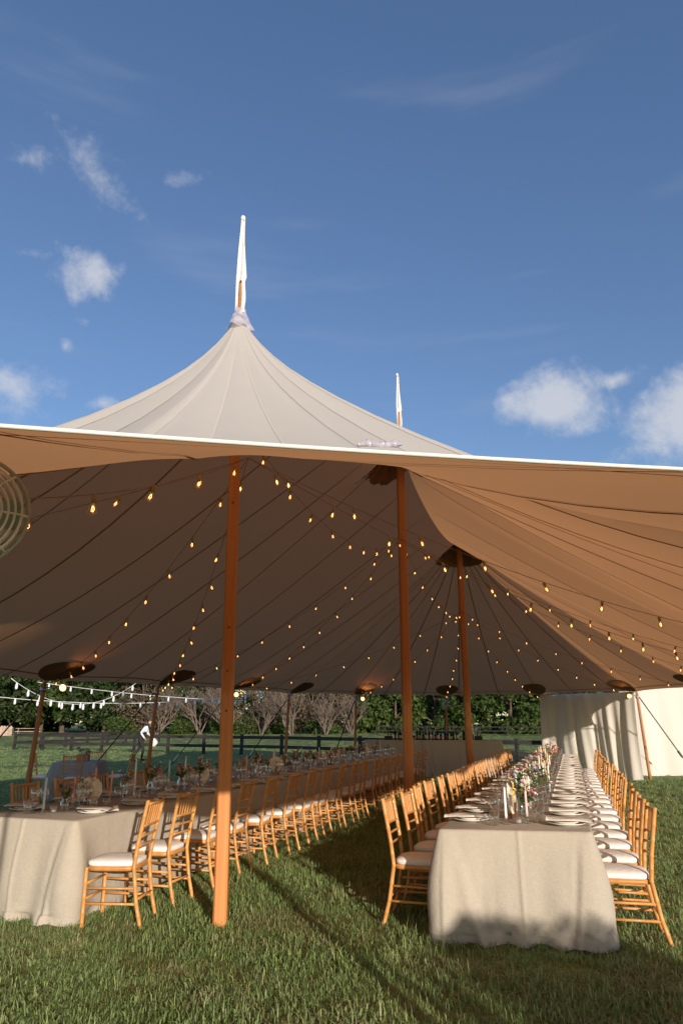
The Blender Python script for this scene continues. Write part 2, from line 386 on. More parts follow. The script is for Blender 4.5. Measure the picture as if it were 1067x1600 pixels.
# spine parameter for each edge point
def spine_s(o, s): return min(max(s, 0), S3)
def ridge(s):
    if s <= S2: x = s/S2; a, b = 5.22, 6.42
    else: x = (s-S2)/(S3-S2); a, b = 6.42, 6.08
    return a+(b-a)*x-.42*4*x*(1-x)
LEAN = (-.085, -.03)     # the near mast leans a little
def lean_k(s): return max(0, 1-s/3.0)
def peak(o, s):
    z = 0; k = lean_k(max(s, 0)); o -= LEAN[0]*k; s -= LEAN[1]*k
    for (ms, h), A in zip(MASTS, (.32, .43, .37)): z += A*math.exp(-math.hypot(o, s-ms)/.30)
    return z
# parametrise the edge by arclength index; canopy(e, t): e = edge index (float), t = 0 at spine .. 1 at edge
NE = len(EDGE)
def edge_pt(e):
    i = int(math.floor(e)) % NE; f = e-math.floor(e); return EDGE[i]*(1-f)+EDGE[(i+1) % NE]*f
def canopy(e, t, dz=0.0):
    bo, bs, bz = edge_pt(e); cs = spine_s(bo, bs)
    o = bo*t; s = cs+(bs-cs)*t
    zr = ridge(cs)
    # the cloth is pulled in hollow between mast and edge, most of all at the near end
    w_ = min(1, max(0, bs/3.2)); w_ = w_*w_*(3-2*w_)
    ff = (1-t)**1.16
    if w_ < 1:
        ang = math.degrees(math.atan2(bo, max(0, cs-bs))); a_ = min(1, max(0, (ang-10)/40)); fb = (1-t)**(2.15-.37*a_)
        if t > .3:
            k_ = math.exp(-((ang-31)/22)**2); l_ = float(np.interp(t, (.3, .4, .5, .6, .8, 1), (.46, .385, .315, .25, .127, 0)))
            fb += k_*min(1, (t-.3)/.25)*max(0, l_-fb)
        ff = fb*(1-w_)+ff*w_
    z = bz+(zr-bz)*ff+peak(o+LEAN[0]*lean_k(cs)*(1-t), s+LEAN[1]*lean_k(cs)*(1-t))*(1-t**6)
    k_ = lean_k(cs)*(1-t)
    return o+LEAN[0]*k_, s+LEAN[1]*k_, z+dz
def canopy_w(e, t, dz=0.0): o, s, z = canopy(e, t, dz); return tw(o, s, z)

tent = thing('sailcloth_tent', 'large cream sailcloth tent canopy with peaked masts above the long tables', 'tent', tw(0, 0, 0))
ORG = tent.location.copy()
def tentmesh(vs, fs, name, m, smooth=True):
    me = bpy.data.meshes.new(name); me.from_pydata([tuple(Vector(v)-ORG) for v in vs], [], fs); me.materials.append(m)
    if smooth: me.polygons.foreach_set('use_smooth', [True]*len(me.polygons))
    me.update(); return me
# panel borders: even steps along the rounded outline
acc = [0.0]
for i in range(NE):
    a, b = EDGE[i], EDGE[(i+1) % NE]; acc.append(acc[-1]+math.hypot(*(a-b)[:2]))
TOT = acc[-1]; NPAN = 46
def e_at(L):
    L %= TOT; i = int(np.searchsorted(acc, L, side='right')-1); i = min(i, NE-1); return i+(L-acc[i])/(acc[i+1]-acc[i])
bord = [e_at(TOT*k/NPAN+.15) for k in range(NPAN+1)]
TS = [0, .012, .025, .045, .07, .10, .14, .19, .25, .32, .39, .46, .53, .60, .67, .74, .80, .86, .91, .95, .98, 1.0]
seam_me = []
for k in range(NPAN):
    e0, e1 = bord[k], bord[k+1]
    if e1 < e0: e1 += NE
    NA = 10; vs = []; fs = []
    for j in range(NA+1):
        e = e0+(e1-e0)*j/NA; puff = math.sin(math.pi*j/NA)
        for t in TS: vs.append(canopy_w(e, t, .022*puff*min(1, t*3)*(1-t)**.5))
    n = len(TS)
    for j in range(NA):
        for i in range(n-1): fs.append((j*n+i, j*n+i+1, (j+1)*n+i+1, (j+1)*n+i))
    a_, b_, c_ = vs[fs[12][0]], vs[fs[12][1]], vs[fs[12][2]]
    if (b_-a_).cross(c_-a_).z < 0: fs = [f[::-1] for f in fs]
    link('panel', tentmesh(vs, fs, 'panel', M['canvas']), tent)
    # the overlapped seam: a strip on both faces of the cloth
    vs = []; fs = []
    for t in TS:
        a = canopy_w(e0, t); b = canopy_w(e0+.25, t); d = (b-a); d.z = 0
        d = d.normalized() if d.length > 1e-5 else Vector((0, 0, 0)); wd = min(.014, .014*t*8)
        for sgn in (-1, 1): vs.append(a+d*wd*sgn+Vector((0, 0, -.006)))
        for sgn in (-1, 1): vs.append(a+d*wd*sgn*.35+Vector((0, 0, .005)))
    for i in range(n-1):
        fs.append((i*4, i*4+1, i*4+5, i*4+4)); fs.append((i*4+2, i*4+3, i*4+7, i*4+6))
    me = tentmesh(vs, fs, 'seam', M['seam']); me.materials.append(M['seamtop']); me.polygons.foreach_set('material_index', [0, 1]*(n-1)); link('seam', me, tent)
# hem rope and the webbing line sewn a little inside the edge
def ring_tube(name, t, dz, r, m, n=6):
    pts = [canopy_w(e, t, dz) for e in range(NE)]; pts.append(pts[0])
    b = MB(); b.tube([p-ORG for p in pts], r, n, False); link(name, b.mesh(name, m), tent)
ring_tube('hem', 1.0, 0, .0042, M['hem'])
vs = []; fs = []
for e in range(NE+1):
    for t, dz in ((.962, -.007), (.968, -.007)): vs.append(canopy_w(e, t, dz))
for e in range(NE): fs.append((e*2, e*2+1, e*2+3, e*2+2))
link('hem_webbing', tentmesh(vs, fs, 'hem_webbing', M['seam']), tent)
# dark reinforcement under every mast: scalloped disc
def find_e(o, s):      # nearest edge index in the direction of (o, s) seen from its spine point
    return int(np.argmin((EDGE[:, 0]-o)**2+(EDGE[:, 1]-s)**2))
def surf_z(o, s):
    cs = spine_s(o, s); best = None
    if 0 < s < S3: # side: the edge index whose spine equals s and same side
        idx = [i for i in range(NE) if EDGE[i, 0]*o >= 0 and 0 <= EDGE[i, 1] <= S3]
        if not idx: idx = range(NE)
        i = min(idx, key=lambda i: abs(EDGE[i, 1]-s)); t = abs(o)/max(.1, abs(EDGE[i, 0]))
    else:
        ang = math.atan2(o, s-cs); idx = [i for i in range(NE) if (EDGE[i, 1]-cs)*(s-cs) > 0 or abs(EDGE[i, 1]-cs) < .4]
        i = min(idx, key=lambda i: abs(((math.atan2(EDGE[i, 0], EDGE[i, 1]-cs)-ang+math.pi) % (2*math.pi))-math.pi))
        t = math.hypot(o, s-cs)/math.hypot(EDGE[i, 0], EDGE[i, 1]-cs)
    return canopy(i, min(t, 1))[2]
for ms, h in MASTS:
    vs = [tw(0, ms, surf_z(0, ms)-.012)]; fs = []; K = 64; RI = (.12, .25, .38, .50, 1.0)
    for k in range(K):
        q = 2*math.pi*k/K; rm = .60+.045*abs(math.sin(q*6))
        for f in RI:
            r = rm*f; o, s = r*math.sin(q), ms+r*math.cos(q); vs.append(tw(o, s, surf_z(o, s)-.014))
    n = len(RI)
    for k in range(K):
        a = 1+k*n; b = 1+((k+1) % K)*n; fs.append((0, a, b))
        for i in range(n-1): fs.append((a+i, a+i+1, b+i+1, b+i))
    if ms == 0: vs = [v+NN.to_3d()*LEAN[0]+UU.to_3d()*LEAN[1]-Vector((0, 0, .03)) for v in vs]
    link('mast_patch', tentmesh(vs, fs, 'mast_patch', M['patch']), tent)
    # hanging patch tail
    vs = []; fs = []
    for i in range(9):
        r = .5+i*.12; wd = .07*(1-i/9)
        for sg in (-1, 1):
            o, s = -.45*r+sg*wd, ms-.5*r; vs.append(tw(o, s, surf_z(o, s)-.015))
    for i in range(8): fs.append((i*2, i*2+1, i*2+3, i*2+2))
    link('mast_patch', tentmesh(vs, fs, 'mast_patch', M['patch']), tent)
# teardrop reinforcement patches at the side poles
for i in range(NPOL):
    e0 = i*24; vs = [canopy_w(e0, .935, -.012)]; fs = []; K = 28
    for k in range(K):
        q = 2*math.pi*k/K; de = (3.3 if i != 4 else 1.6)*math.sin(q); t = .935+.056*math.cos(q); t = min(t, .992)
        vs.append(canopy_w(e0+de*(1-.25*math.cos(q)), t, -.013))
    for k in range(K): fs.append((0, 1+k, 1+(k+1) % K))
    link('pole_patch', tentmesh(vs, fs, 'pole_patch', M['patch']), tent)

# ---------------------------------------------------------------- masts (centre poles) with knots and a top cap
mlab = ['varnished wooden centre mast standing alone in the grass aisle end', 'varnished wooden centre mast behind the first chairs of the flower table', 'varnished wooden centre mast rising in front of the bar']
for i, ((ms, h), rw) in enumerate(zip(MASTS, (.051, .078, .078))):
    t = thing('centre_mast', mlab[i], 'pole', tw(0, ms), -HD+R(20), 'wooden centre masts of the tent')
    b = MB(); n = 8; pts = []; rad = []
    for k in range(13):
        f = k/12; pts.append((0, 0, f*(h-.16))); rad.append(rw*(1.06-.18*f))
    # square pole with chamfered corners
    vs = []; fs = []
    for p, r in zip(pts, rad):
        c = r*.72
        lx = Vector((-.09, 0, 0)); lx.rotate(Matrix.Rotation(HD-R(20), 3, 'Z')); lx *= (p[2]/5.5 if i == 0 else 0)
        for x, y in ((r, -c), (r, c), (c, r), (-c, r), (-r, c), (-r, -c), (-c, -r), (c, -r)): vs.append((x+lx.x, y+lx.y, p[2]))
    for k in range(12):
        for j in range(8): fs.append((k*8+j, k*8+(j+1) % 8, (k+1)*8+(j+1) % 8, (k+1)*8+j))
    fs.append(tuple(range(96, 104))); b.add(vs, fs); kid(t, 'shaft', b.mesh('shaft', M['pole'], False))
    rk = random.Random(i)
    for k in range(9):
        z = rk.uniform(.3, 3.6); q = rk.choice((0, math.pi/2, -math.pi/2, math.pi)); b = MB()
        b.lathe([(.011, 0), (.010, .002), (.001, .003)], 8, (0, 0, 0), Matrix.Rotation(R(90), 3, 'Y'))
        r = rw*(1.06-.18*z/h); me = b.mesh('knot', M['knot'])
        kid(t, 'knot', me, loc=(r*math.cos(q)-(.09*z/5.5 if i == 0 else 0), r*math.sin(q), z), rotz=q)
    b = MB(); b.lathe([(rw*1.15, 0), (rw*1.2, .03), (rw*.8, .05), (.02, .06)], 12); kid(t, 'top_cap', b.mesh('top_cap', M['steel']), loc=(-.087 if i == 0 else 0, 0, h-.17))

# ---------------------------------------------------------------- flags on the peaks
def flag(ms, h, length, label, seed):
    t = thing('peak_flag', label, 'flag', tw(LEAN[0] if ms == 0 else 0, ms+(LEAN[1] if ms == 0 else 0), h-.03), 0, 'flags on the tent peaks')
    b = MB(); b.tube([(0, 0, -.05), (-.01, 0, length*.5), (-.015, 0, length)], [.02, .018, .014], 8); kid(t, 'staff', b.mesh('staff', M['sidepole']))
    b = MB(); b.lathe([(.022, 0), (.026, .02), (.022, .05), (.001, .055)], 10); kid(t, 'finial', b.mesh('finial', M['whitewire']), loc=(-.015, 0, length-.01))
    # cloth hanging limp down the staff: rows from the top, left and right bound, split into two lobes below
    def lobe(rows):
        b = MB(); vs = []; fs = []; NU = 8
        for j, (z, x0, x1) in enumerate(rows):
            for i in range(NU+1):
                u = i/NU; vs.append(((x0+(x1-x0)*u)*.85, -.028-.016*math.sin(u*7+j*.35+seed)-.012*math.sin(u*3), z*length))
        for j in range(len(rows)-1):
            for i in range(NU): a = j*(NU+1)+i; fs.append((a, a+1, a+NU+2, a+NU+1))
        b.add(vs, fs); kid(t, 'cloth', b.mesh('cloth', M['flag']))
    lobe([(.97, -.030, .018), (.85, -.034, .020), (.72, -.042, .026), (.60, -.048, .040), (.50, -.052, .052), (.42, -.054, .062), (.385, -.052, .068), (.345, -.045, .050), (.335, -.030, .030)])
    lobe([(.40, -.056, -.012), (.30, -.054, -.020), (.20, -.052, -.022), (.10, -.050, -.020), (.04, -.050, -.018)])
    lobe([(.36, .012, .052), (.30, .016, .055), (.22, .022, .066), (.15, .024, .070), (.08, .020, .062), (.02, .015, .06)])
    # crumpled clear rain collar round the foot
    b = MB(); vs = []; fs = []; K = 24
    prof = [(.035, .10), (.05, .08), (.055, .03), (.08, -.03), (.13, -.16)]
    for r, z in prof:
        for k in range(K):
            q = 2*math.pi*k/K; rr = r*(1+.18*math.sin(q*3+seed)+.10*math.sin(q*7+z*30)); vs.append((rr*math.cos(q), rr*math.sin(q), z+.02*math.sin(q*5)))
    for i in range(len(prof)-1):
        for k in range(K): fs.append((i*K+k, i*K+(k+1) % K, (i+1)*K+(k+1) % K, (i+1)*K+k))
    b.add(vs, fs); kid(t, 'rain_collar', b.mesh('rain_collar', M['vinyl']))
    return t
flag(0, 5.54, 1.20, 'drooping white flag on wooden staff at the peak of the nearest mast', 1)
flag(S2, 6.85, 1.20, 'white flag of the middle tent peak just showing above the roof slope', 2)
flag(S3, 6.45, 1.20, 'white flag on the far tent peak behind the roof', 3)

# ---------------------------------------------------------------- rolled clear vinyl lying on the roof edge
def roof_hit(px, py):
    d = pix_dir(px, py); best = None
    for e in np.arange(24*2.5, 24*6, .7):
        for t in np.arange(.1, 1.0, .015):
            p = canopy_w(e, t); v = p-Vector((0, 0, CAM_H)); c = v.normalized().dot(d)
            if best is None or c > best[0]: best = (c, p)
    return best[1]
def vinyl_roll(px0, px1, py0, py1, label, rr, seed):
    a = roof_hit(px0, py0); b2 = roof_hit(px1, py1); ax = (b2-a)
    t = thing('vinyl_roll', label, 'plastic sheet', a+Vector((0, 0, rr*(.8 if rr > .02 else .3))), 0)
    rk = random.Random(seed); b = MB(); K = 34; pts = []; rad = []
    for k in range(K+1):
        f = k/K; pts.append(ax*f+Vector((0, 0, .01*math.sin(f*9))))
        rad.append(rr*(.35+.65*min(1, 6*f, 6*(1-f)))*(1+.16*math.sin(f*70)+rk.uniform(-.12, .12)))
    b.tube(pts, rad, 12); kid(t, 'sheet', b.mesh('sheet', M['vinyl'] if rr > .02 else M['thinvinyl']), scale=(1, 1, 1 if rr > .02 else .5))
    for f in ((.22, .52, .8) if rr > .02 else ()):
        b = MB(); b.tube([ax*(f-.03), ax*(f+.03)], rr*1.06, 12); kid(t, 'fold', b.mesh('fold', M['vinyl']))
vinyl_roll(560, 630, 697, 699, 'crumpled roll of clear lavender vinyl lying on the front roof edge', .026, 3)

# ---------------------------------------------------------------- side poles, guy straps
sp_label = ['side pole of the tent with a strap at its top']*NPOL
names = {9: 'side pole of the tent off the end of the white sidewall', 10: 'pale wooden side pole at the outer edge of the white sidewall', 11: 'wooden side pole between the white sidewall and the bar',
         12: 'wooden side pole standing behind the bottles on the bar', 13: 'wooden side pole beside the end of the bar with a lit lamp', 14: 'wooden side pole in front of the bare shrubs',
         15: 'wooden side pole hidden mostly behind the near mast', 16: 'wooden side pole in front of the walking person', 17: 'wooden side pole with a round lit lamp, beside the blue table'}
short = {9: 'pole past the white sidewall', 10: 'pale pole at the sidewall edge', 11: 'pole between sidewall and bar', 12: 'pole behind the bar bottles', 13: 'pole at the bar end',
         14: 'pole before the bare shrubs', 15: 'pole behind the nearest mast', 16: 'pole before the walking person', 17: 'pole beside the blue table'}
POLE_TOP = []
def side_pole(i):
    o, s, z = poles[i]; cs = spine_s(o, s); d = Vector((o, s-cs)).normalized(); base = tw(o+d.x*.12, s+d.y*.12); top = tw(o, s, z-.02)
    t = thing('side_pole', names.get(i, 'wooden side pole number %s round the open front counting from the field corner' % od(i)), 'pole', base, 0, 'wooden side poles round the tent')
    b = MB(); v = top-base; pts = [v*k/8 for k in range(9)]; b.tube(pts, [.048-.0012*k for k in range(9)], 8); kid(t, 'shaft', b.mesh('shaft', M['sidepole']))
    b = MB(); b.tube([v*.985, v*1.012], .03, 8); kid(t, 'top_pin', b.mesh('top_pin', M['steel']))
    b = MB(); b.tube([v*.93, v*.955], .052, 10); kid(t, 'collar', b.mesh('collar', M['steel']))
    POLE_TOP.append(top)
    # strap
    an = tw(o+d.x*2.05, s+d.y*2.05, .0); m = M['grey'] if i == 17 else M['black']
    g_ = thing('guy_strap', 'black webbing guy strap of the '+short.get(i, '%s side pole round the open front' % od(i)) if i != 17 else 'grey webbing guy strap beside the pole with the round lamp', 'strap', an, 0, None if i == 17 else 'guy straps round the tent')
    w_ = top+Vector((0, 0, -.05))-an; dw = Vector((0, 0, 1)).cross(w_).normalized()*.024
    def strip(name, p, q, wd, th, m_):
        bb = MB(); u = (q-p).normalized(); sd = dw.normalized()*wd; nn = u.cross(sd).normalized()*th
        vs = [p-sd-nn, p+sd-nn, p+sd+nn, p-sd+nn, q-sd-nn, q+sd-nn, q+sd+nn, q-sd+nn]
        bb.add(vs, [(3, 2, 1, 0), (4, 5, 6, 7), (0, 1, 5, 4), (1, 2, 6, 5), (2, 3, 7, 6), (3, 0, 4, 7)]); kid(g_, name, bb.mesh(name, m_, False))
    strip('webbing', w_*.04, w_*.98, .019, .003, m); strip('ratchet', w_*.26, w_*.33, .03, .02, M['steel'] if i != 17 else M['grey'])
    bb = MB(); bb.tube([Vector((0, 0, -.2)), Vector((0, 0, .16))], .014, 8); bb.tube([Vector((0, 0, .16)), Vector((0, 0, .175))], .026, 8); kid(g_, 'stake', bb.mesh('stake', M['steel']))
for i in range(NPOL): side_pole(i)

# ---------------------------------------------------------------- chairs
def chair_proto():
    t = thing('chiavari_chair', 'honey wood ballroom chair with white cushion', 'chair')
    W_ = M['chair']
    def bamboo(pts, r, n=8, every=.11):
        pts = [Vector(p) for p in pts]; out_p = []; out_r = []
        for a, b in zip(pts[:-1], pts[1:]):
            L = (b-a).length; k = max(1, round(L/every))
            for j in range(k):
                for f, rr in ((.0, r*1.16), (.08, r), (.92, r)): out_p.append(a+(b-a)*((j+f)/k)); out_r.append(rr)
        out_p.append(pts[-1]); out_r.append(r*1.05); return out_p, out_r
    for sx in (-1, 1):
        b = MB(); b.tube(*bamboo([(sx*.185, .185, 0), (sx*.187, .188, .43)], .0165)); kid(t, 'leg', b.mesh('leg', W_))
        b = MB(); p = [(sx*.168, -.285, 0), (sx*.166, -.235, .18), (sx*.166, -.195, .43), (sx*.172, -.215, .60), (sx*.182, -.275, .92)]
        a, r = bamboo(p, .0165); b.tube(a, r); b.lathe([(.0175, 0), (.019, .006), (.012, .014), (.001, .016)], 8, (sx*.182, -.276, .918)); kid(t, 'back_post', b.mesh('back_post', W_))
        for z in (.17, .28):
            b = MB(); b.tube([(sx*.186, .186, z), (sx*.168, -.285+.28*z, z)], .0105, 6); kid(t, 'stretcher', b.mesh('stretcher', W_))
    for z in (.20, .31):
        b = MB(); b.tube([(-.186, .186, z), (.186, .186, z)], .0105, 6); kid(t, 'stretcher', b.mesh('stretcher', W_))
    b = MB(); b.tube([(-.167, -.232, .20), (.167, -.232, .20)], .0105, 6); kid(t, 'stretcher', b.mesh('stretcher', W_))
    def by(z): return -.195-.02*(z-.43)/.17 if z < .6 else -.215-.06*(z-.6)/.32
    for z, r in ((.90, .0135), (.735, .0115), (.66, .0105), (.585, .0105)):
        b = MB(); x = .172+.01*(z-.6)/.32; b.tube([(-x, by(z), z), (-x/2, by(z)-.012, z), (x/2, by(z)-.012, z), (x, by(z), z)], r, 6); kid(t, 'back_rail', b.mesh('back_rail', W_))
    for k in range(6):
        x = -.125+.05*k; b = MB(); b.tube([(x*.95, by(.735)-.010, .735), (x, by(.90)-.010, .90)], .0075, 6, False); kid(t, 'spindle', b.mesh('spindle', W_))
    def slab(z0, z1, wf, wb, df, db, bulge, name, m):
        b = MB(); prof = [(0, .97), (.25, 1.0), (.75, 1.0), (1, .93)] if bulge else [(0, 1), (1, 1)]; K = 28; vs = []; fs = []
        for f, sc in prof:
            for k in range(K):
                q = 2*math.pi*k/K; c_, s_ = math.cos(q), math.sin(q); ex = .45
                x = math.copysign(abs(c_)**ex, c_); y = math.copysign(abs(s_)**ex, s_)
                wv = wb+(wf-wb)*(y+1)/2; vs.append((x*wv*sc, (db+(df-db)*(y+1)/2)*sc, z0+(z1-z0)*f))
        for i in range(len(prof)-1):
            for k in range(K): fs.append((i*K+k, i*K+(k+1) % K, (i+1)*K+(k+1) % K, (i+1)*K+k))
        L = (len(prof)-1)*K; fs.append(tuple(range(K))[::-1])
        if bulge:
            for sc, dz in ((.75, .012), (.4, .018)):
                for k in range(K): v = vs[L+k]; vs.append((v[0]*sc, v[1]*sc, z1+dz))
            for i in range(2):
                for k in range(K):
                    a = L+i*K; fs.append((a+k, a+(k+1) % K, a+K+(k+1) % K, a+K+k))
            L += 2*K
        fs.append(tuple(L+k for k in range(K))); b.add(vs, fs); kid(t, name, b.mesh(name, m))
    slab(.405, .437, .205, .18, .205, -.205, False, 'seat_frame', W_)
    slab(.439, .478, .205, .182, .208, -.195, True, 'cushion', M['cushion'])
    return t
CH = chair_proto()

TH = R(17.8); TT = Vector((math.sin(TH), math.cos(TH))); TN = Vector((math.cos(TH), -math.sin(TH)))
RT0 = Vector((1.29, 5.60)); RT_L = 13.2; LT0 = Vector((-2.18, 6.13))-TN*.56; LT_L = 12.9; TWID = 1.12
def rt(u, v): p = RT0+TT*v+TN*u; return p.x, p.y
def lt(u, v): p = LT0+TT*v+TN*u; return p.x, p.y
rk = random.Random(11)
def put_chair(p, ang, label, group, z=0.0): return dup(CH, (p[0], p[1], z), ang, label, group)
NR = 20
for k in range(NR):
    v = .42+k*.648
    jit = lambda a: rk.uniform(-a, a)
    lab = '%s wooden chair from the entrance on the sunny side of the flower table' % od(k) if k else 'first wooden chair at the sunlit near end of the flower table, grass side'
    put_chair(rt(.735+jit(.02), v+jit(.03)), -TH+R(90)+jit(.06), lab, 'chairs on the sunny side of the flower table')
    lab = '%s wooden chair from the entrance on the mast side of the flower table' % od(k) if k else 'first wooden chair at the near end of the flower table, mast side, half in shade'
    put_chair(rt(-.80+jit(.03), v+.02+jit(.03)), -TH-R(90)+jit(.08), lab, 'chairs on the mast side of the flower table')
for k in range(19):
    v = .24+k*.665
    lab = '%s wooden chair from the entrance on the aisle side of the field table' % od(k) if k else 'first sunlit wooden chair at the near corner of the field table'
    put_chair(lt((.80 if k else .87)+jit(.02), v-(0 if k else .05)+jit(.03)), -TH+R(90)+(R(14) if k == 0 else R(4))+jit(.07), lab, 'chairs on the aisle side of the field table')
    put_chair(lt(-.88+jit(.05), v+.40+jit(.03)), -TH-R(90)+jit(.10), '%s wooden chair from the entrance on the field side of the field table' % od(k), 'chairs on the field side of the field table')

# ---------------------------------------------------------------- tables and cloths
def cloth_mesh(L, Wd, H, m, name, seed=0, flare=.07, amp=.022, corner=.05, crease=True, puddle=.05, edge_r=.018, fold_n=1.0, skew=0.0):
    """a cloth over a table whose near end is at y=0: top with a soft edge, hanging skirt with folds"""
    rk = random.Random(seed); cr = .04; per = []
    def seg(p, q, n):
        for k in range(n): per.append((p[0]+(q[0]-p[0])*k/n, p[1]+(q[1]-p[1])*k/n))
    x, st = Wd/2, .045
    seg((-x+cr, 0), (x-cr, 0), int(Wd/.013))
    def corn(cx, cy, a0):
        for k in range(12): q = a0+math.pi/2*k/12; per.append((cx+cr*math.cos(q), cy+cr*math.sin(q)))
    corn(x-cr, cr, -math.pi/2); seg((x, cr), (x, L-cr), int(L/st)); corn(x-cr, L-cr, 0); seg((x-cr, L), (-x+cr, L), int(Wd/st))
    corn(-x+cr, L-cr, math.pi/2); seg((-x, L-cr), (-x, cr), int(L/st)); corn(-x+cr, cr, math.pi)
    n = len(per); ph = [rk.uniform(0, 6.28) for _ in range(8)]
    lv = [0, .012, .03, .06, .12, .2, .3, .42, .55, .68, .80, .86, .90, .92, .94, .96, .98, 1.0]
    vs = []; fs = []
    # top: inner ring near edge then ngon
    nor = []
    for i in range(n):
        a, b = per[i-1], per[(i+1) % n]; d = Vector((b[1]-a[1], -(b[0]-a[0]))); nor.append(d.normalized())
    for i in range(n): vs.append((per[i][0]-nor[i].x*.02, per[i][1]-nor[i].y*.02, H))
    s = 0.0
    arcs = []
    for i in range(n):
        arcs.append(s); a, b = per[i], per[(i+1) % n]; s += math.hypot(a[0]-b[0], a[1]-b[1])
    for l in lv:
        for i in range(n):
            px, py = per[i]; q = arcs[i]*fold_n
            dc = min(math.hypot(abs(px)-x, py), math.hypot(abs(px)-x, py-L))
            cb = math.exp(-(dc/.16)**2)
            f = .5*math.sin(q*9.1+ph[0]+1.5*math.sin(q*.83+ph[4]))+.32*math.sin(q*16.7+ph[1]+math.sin(q*1.3))+.45*math.sin(q*3.7+ph[2])+.18*math.sin(q*31+ph[3])
            f = max(f, -.55)
            endk = math.exp(-(min(py, L-py)/.12)**2)
            off = flare*((.3+.7*endk)*l*(1-.25*l)+.55*endk*math.sin(min(1, l/.86)*math.pi)*l)+amp*(.55+.45*endk)*f*min(1, l*1.6)+corner*cb*math.sin(min(l, .85)/.85*math.pi*.62)*1.3+.012*cb*math.sin(q*38+l*2)*l
            z = H-.002-(H-.012)*l
            if l > .9:
                u = (l-.9)/.1; off += puddle*u*(.25+.75*math.sin(q*5.3+ph[5])**2)-.035*u+.014*math.sin(q*24+ph[2]+2*math.sin(q*3))*u; z += (.020*u*(1-u)*4)*(.35+.65*math.sin(q*7.9+ph[6])**2)+.016*u*math.sin(q*13+ph[1])**2
            if l < .03: off += edge_r*(math.sqrt(max(0, 1-(1-l/.03)**2))-1)*.6
            if py < .05:     # hanging folds of the near end: a long diagonal one at one corner, short gathers at the foot
                e1 = (px+x-.07-.24*l)/.030; e2 = (px-x+.06+.10*l)/.022; e3 = (px-x+.16+.02*l)/.03
                off += l*(.030*math.exp(-e1*e1)-.020*math.exp(-(e1-1.9)**2)+.026*math.exp(-e2*e2)-.016*math.exp(-(e2+1.9)**2)+.014*math.exp(-e3*e3))
                if l > .78: off += .022*((l-.78)/.22)*math.sin(px*21+ph[3]+1.2*math.sin(px*5))
            if crease and abs(px) < x-.05 and py < .05: off += .011*math.exp(-((px-.03-.012*l)/.013)**2)
            vs.append((px+nor[i].x*off, py+nor[i].y*off, max(z, .008)))
    if skew: vs = [(a, b+skew*(a/Wd)*max(0, 1-b/2.0) if b < 2 else b, c) for a, b, c in vs]
    fs.append(tuple(range(n)))
    for j in range(len(lv)):
        for i in range(n): fs.append((j*n+i, (j+1)*n+i, (j+1)*n+(i+1) % n, j*n+(i+1) % n))
    b = MB(); b.add(vs, fs); return b.mesh(name, m)
def table_under(name, label, loc, rz, L, Wd, H, group=None):
    t = thing(name, label, 'table', loc, rz, group)
    n = max(1, round(L/2.4))
    b = MB(); b.box((0, L/2+.06, H-.035), (Wd-.06, L-.18 if L > 2 else L-.12, .04), bev=.006); kid(t, 'tabletop', b.mesh('tabletop', M['timber'], False))
    b = MB(); b.tube([(0, 0, 0), (0, 0, H-.055)], .017, 8); lm = b.mesh('leg', M['steel'])
    for k in range(n+1):
        for sx in (-1, 1): kid(t, 'leg', lm, loc=(sx*(Wd/2-.12), .2+(L-.4)*k/n, 0))
    return t
TBH = .765
table_under('banquet_table', 'long folding banquet table hidden under the oatmeal cloth with many flowers', (RT0.x, RT0.y, 0), -TH, RT_L, TWID, TBH-.006, 'long banquet tables')
table_under('banquet_table', 'long folding banquet table hidden under the oatmeal cloth nearer the field', (LT0.x, LT0.y, 0), -TH, LT_L, TWID, TBH-.006, 'long banquet tables')
o = link('tablecloth', cloth_mesh(RT_L, TWID, TBH, M['linen'], 'tablecloth', 1, skew=.20), None, (RT0.x, RT0.y, 0), -TH); tag(o, 'oatmeal linen cloth of the flower table, its end half sunlit with a curved shadow', 'tablecloth', 'long oatmeal tablecloths')
o = link('tablecloth', cloth_mesh(LT_L, TWID, TBH, M['linen'], 'tablecloth', 5, amp=.02), None, (LT0.x, LT0.y, 0), -TH); tag(o, 'oatmeal linen cloth of the long table nearer the field and the blue table', 'tablecloth', 'long oatmeal tablecloths')

# ---------------------------------------------------------------- tableware prototypes
def proto(name, label, cat): return thing(name, label, cat)
PL = proto('dinner_plate', 'white plate', 'plate')
b = MB(); b.lathe([(.085, 0), (.09, .004), (.13, .014), (.148, .021), (.147, .025), (.125, .018), (.088, .009), (.001, .008)], 24); kid(PL, 'dish', b.mesh('dish', M['plate']))
b = MB(); b.lathe([(.06, .0095), (.066, .014), (.102, .030), (.101, .033), (.062, .018), (.001, .017)], 20); kid(PL, 'salad_plate', b.mesh('salad_plate', M['plate']))
def napkin_mesh():
    b = MB(); n = 14; vs = []; fs = []
    for k in range(n+1):
        f = k/n; y = -.21+.36*f; z = .032
        if y < -.12: z = .032-.11*max(0, (-.12-y))
        for x, dz in ((-.062, 0), (-.066, .006), (-.05, .013), (-.01, .018), (.03, .015), (.055, .012), (.066, .006), (.062, 0)):
            vs.append((x+.008*math.sin(f*5), y, z+dz*(1+.3*math.sin(f*8+x*40))))
    for k in range(n):
        for j in range(7): fs.append((k*8+j, k*8+j+1, (k+1)*8+j+1, (k+1)*8+j))
        fs.append((k*8+7, k*8, (k+1)*8, (k+1)*8+7))
    fs.append(tuple(range(8))); fs.append(tuple(n*8+j for j in range(8))[::-1]); b.add(vs, fs); return b.mesh('napkin', M['napkin'])
NAP = napkin_mesh()
WG = proto('wine_glass', 'glass', 'glass')
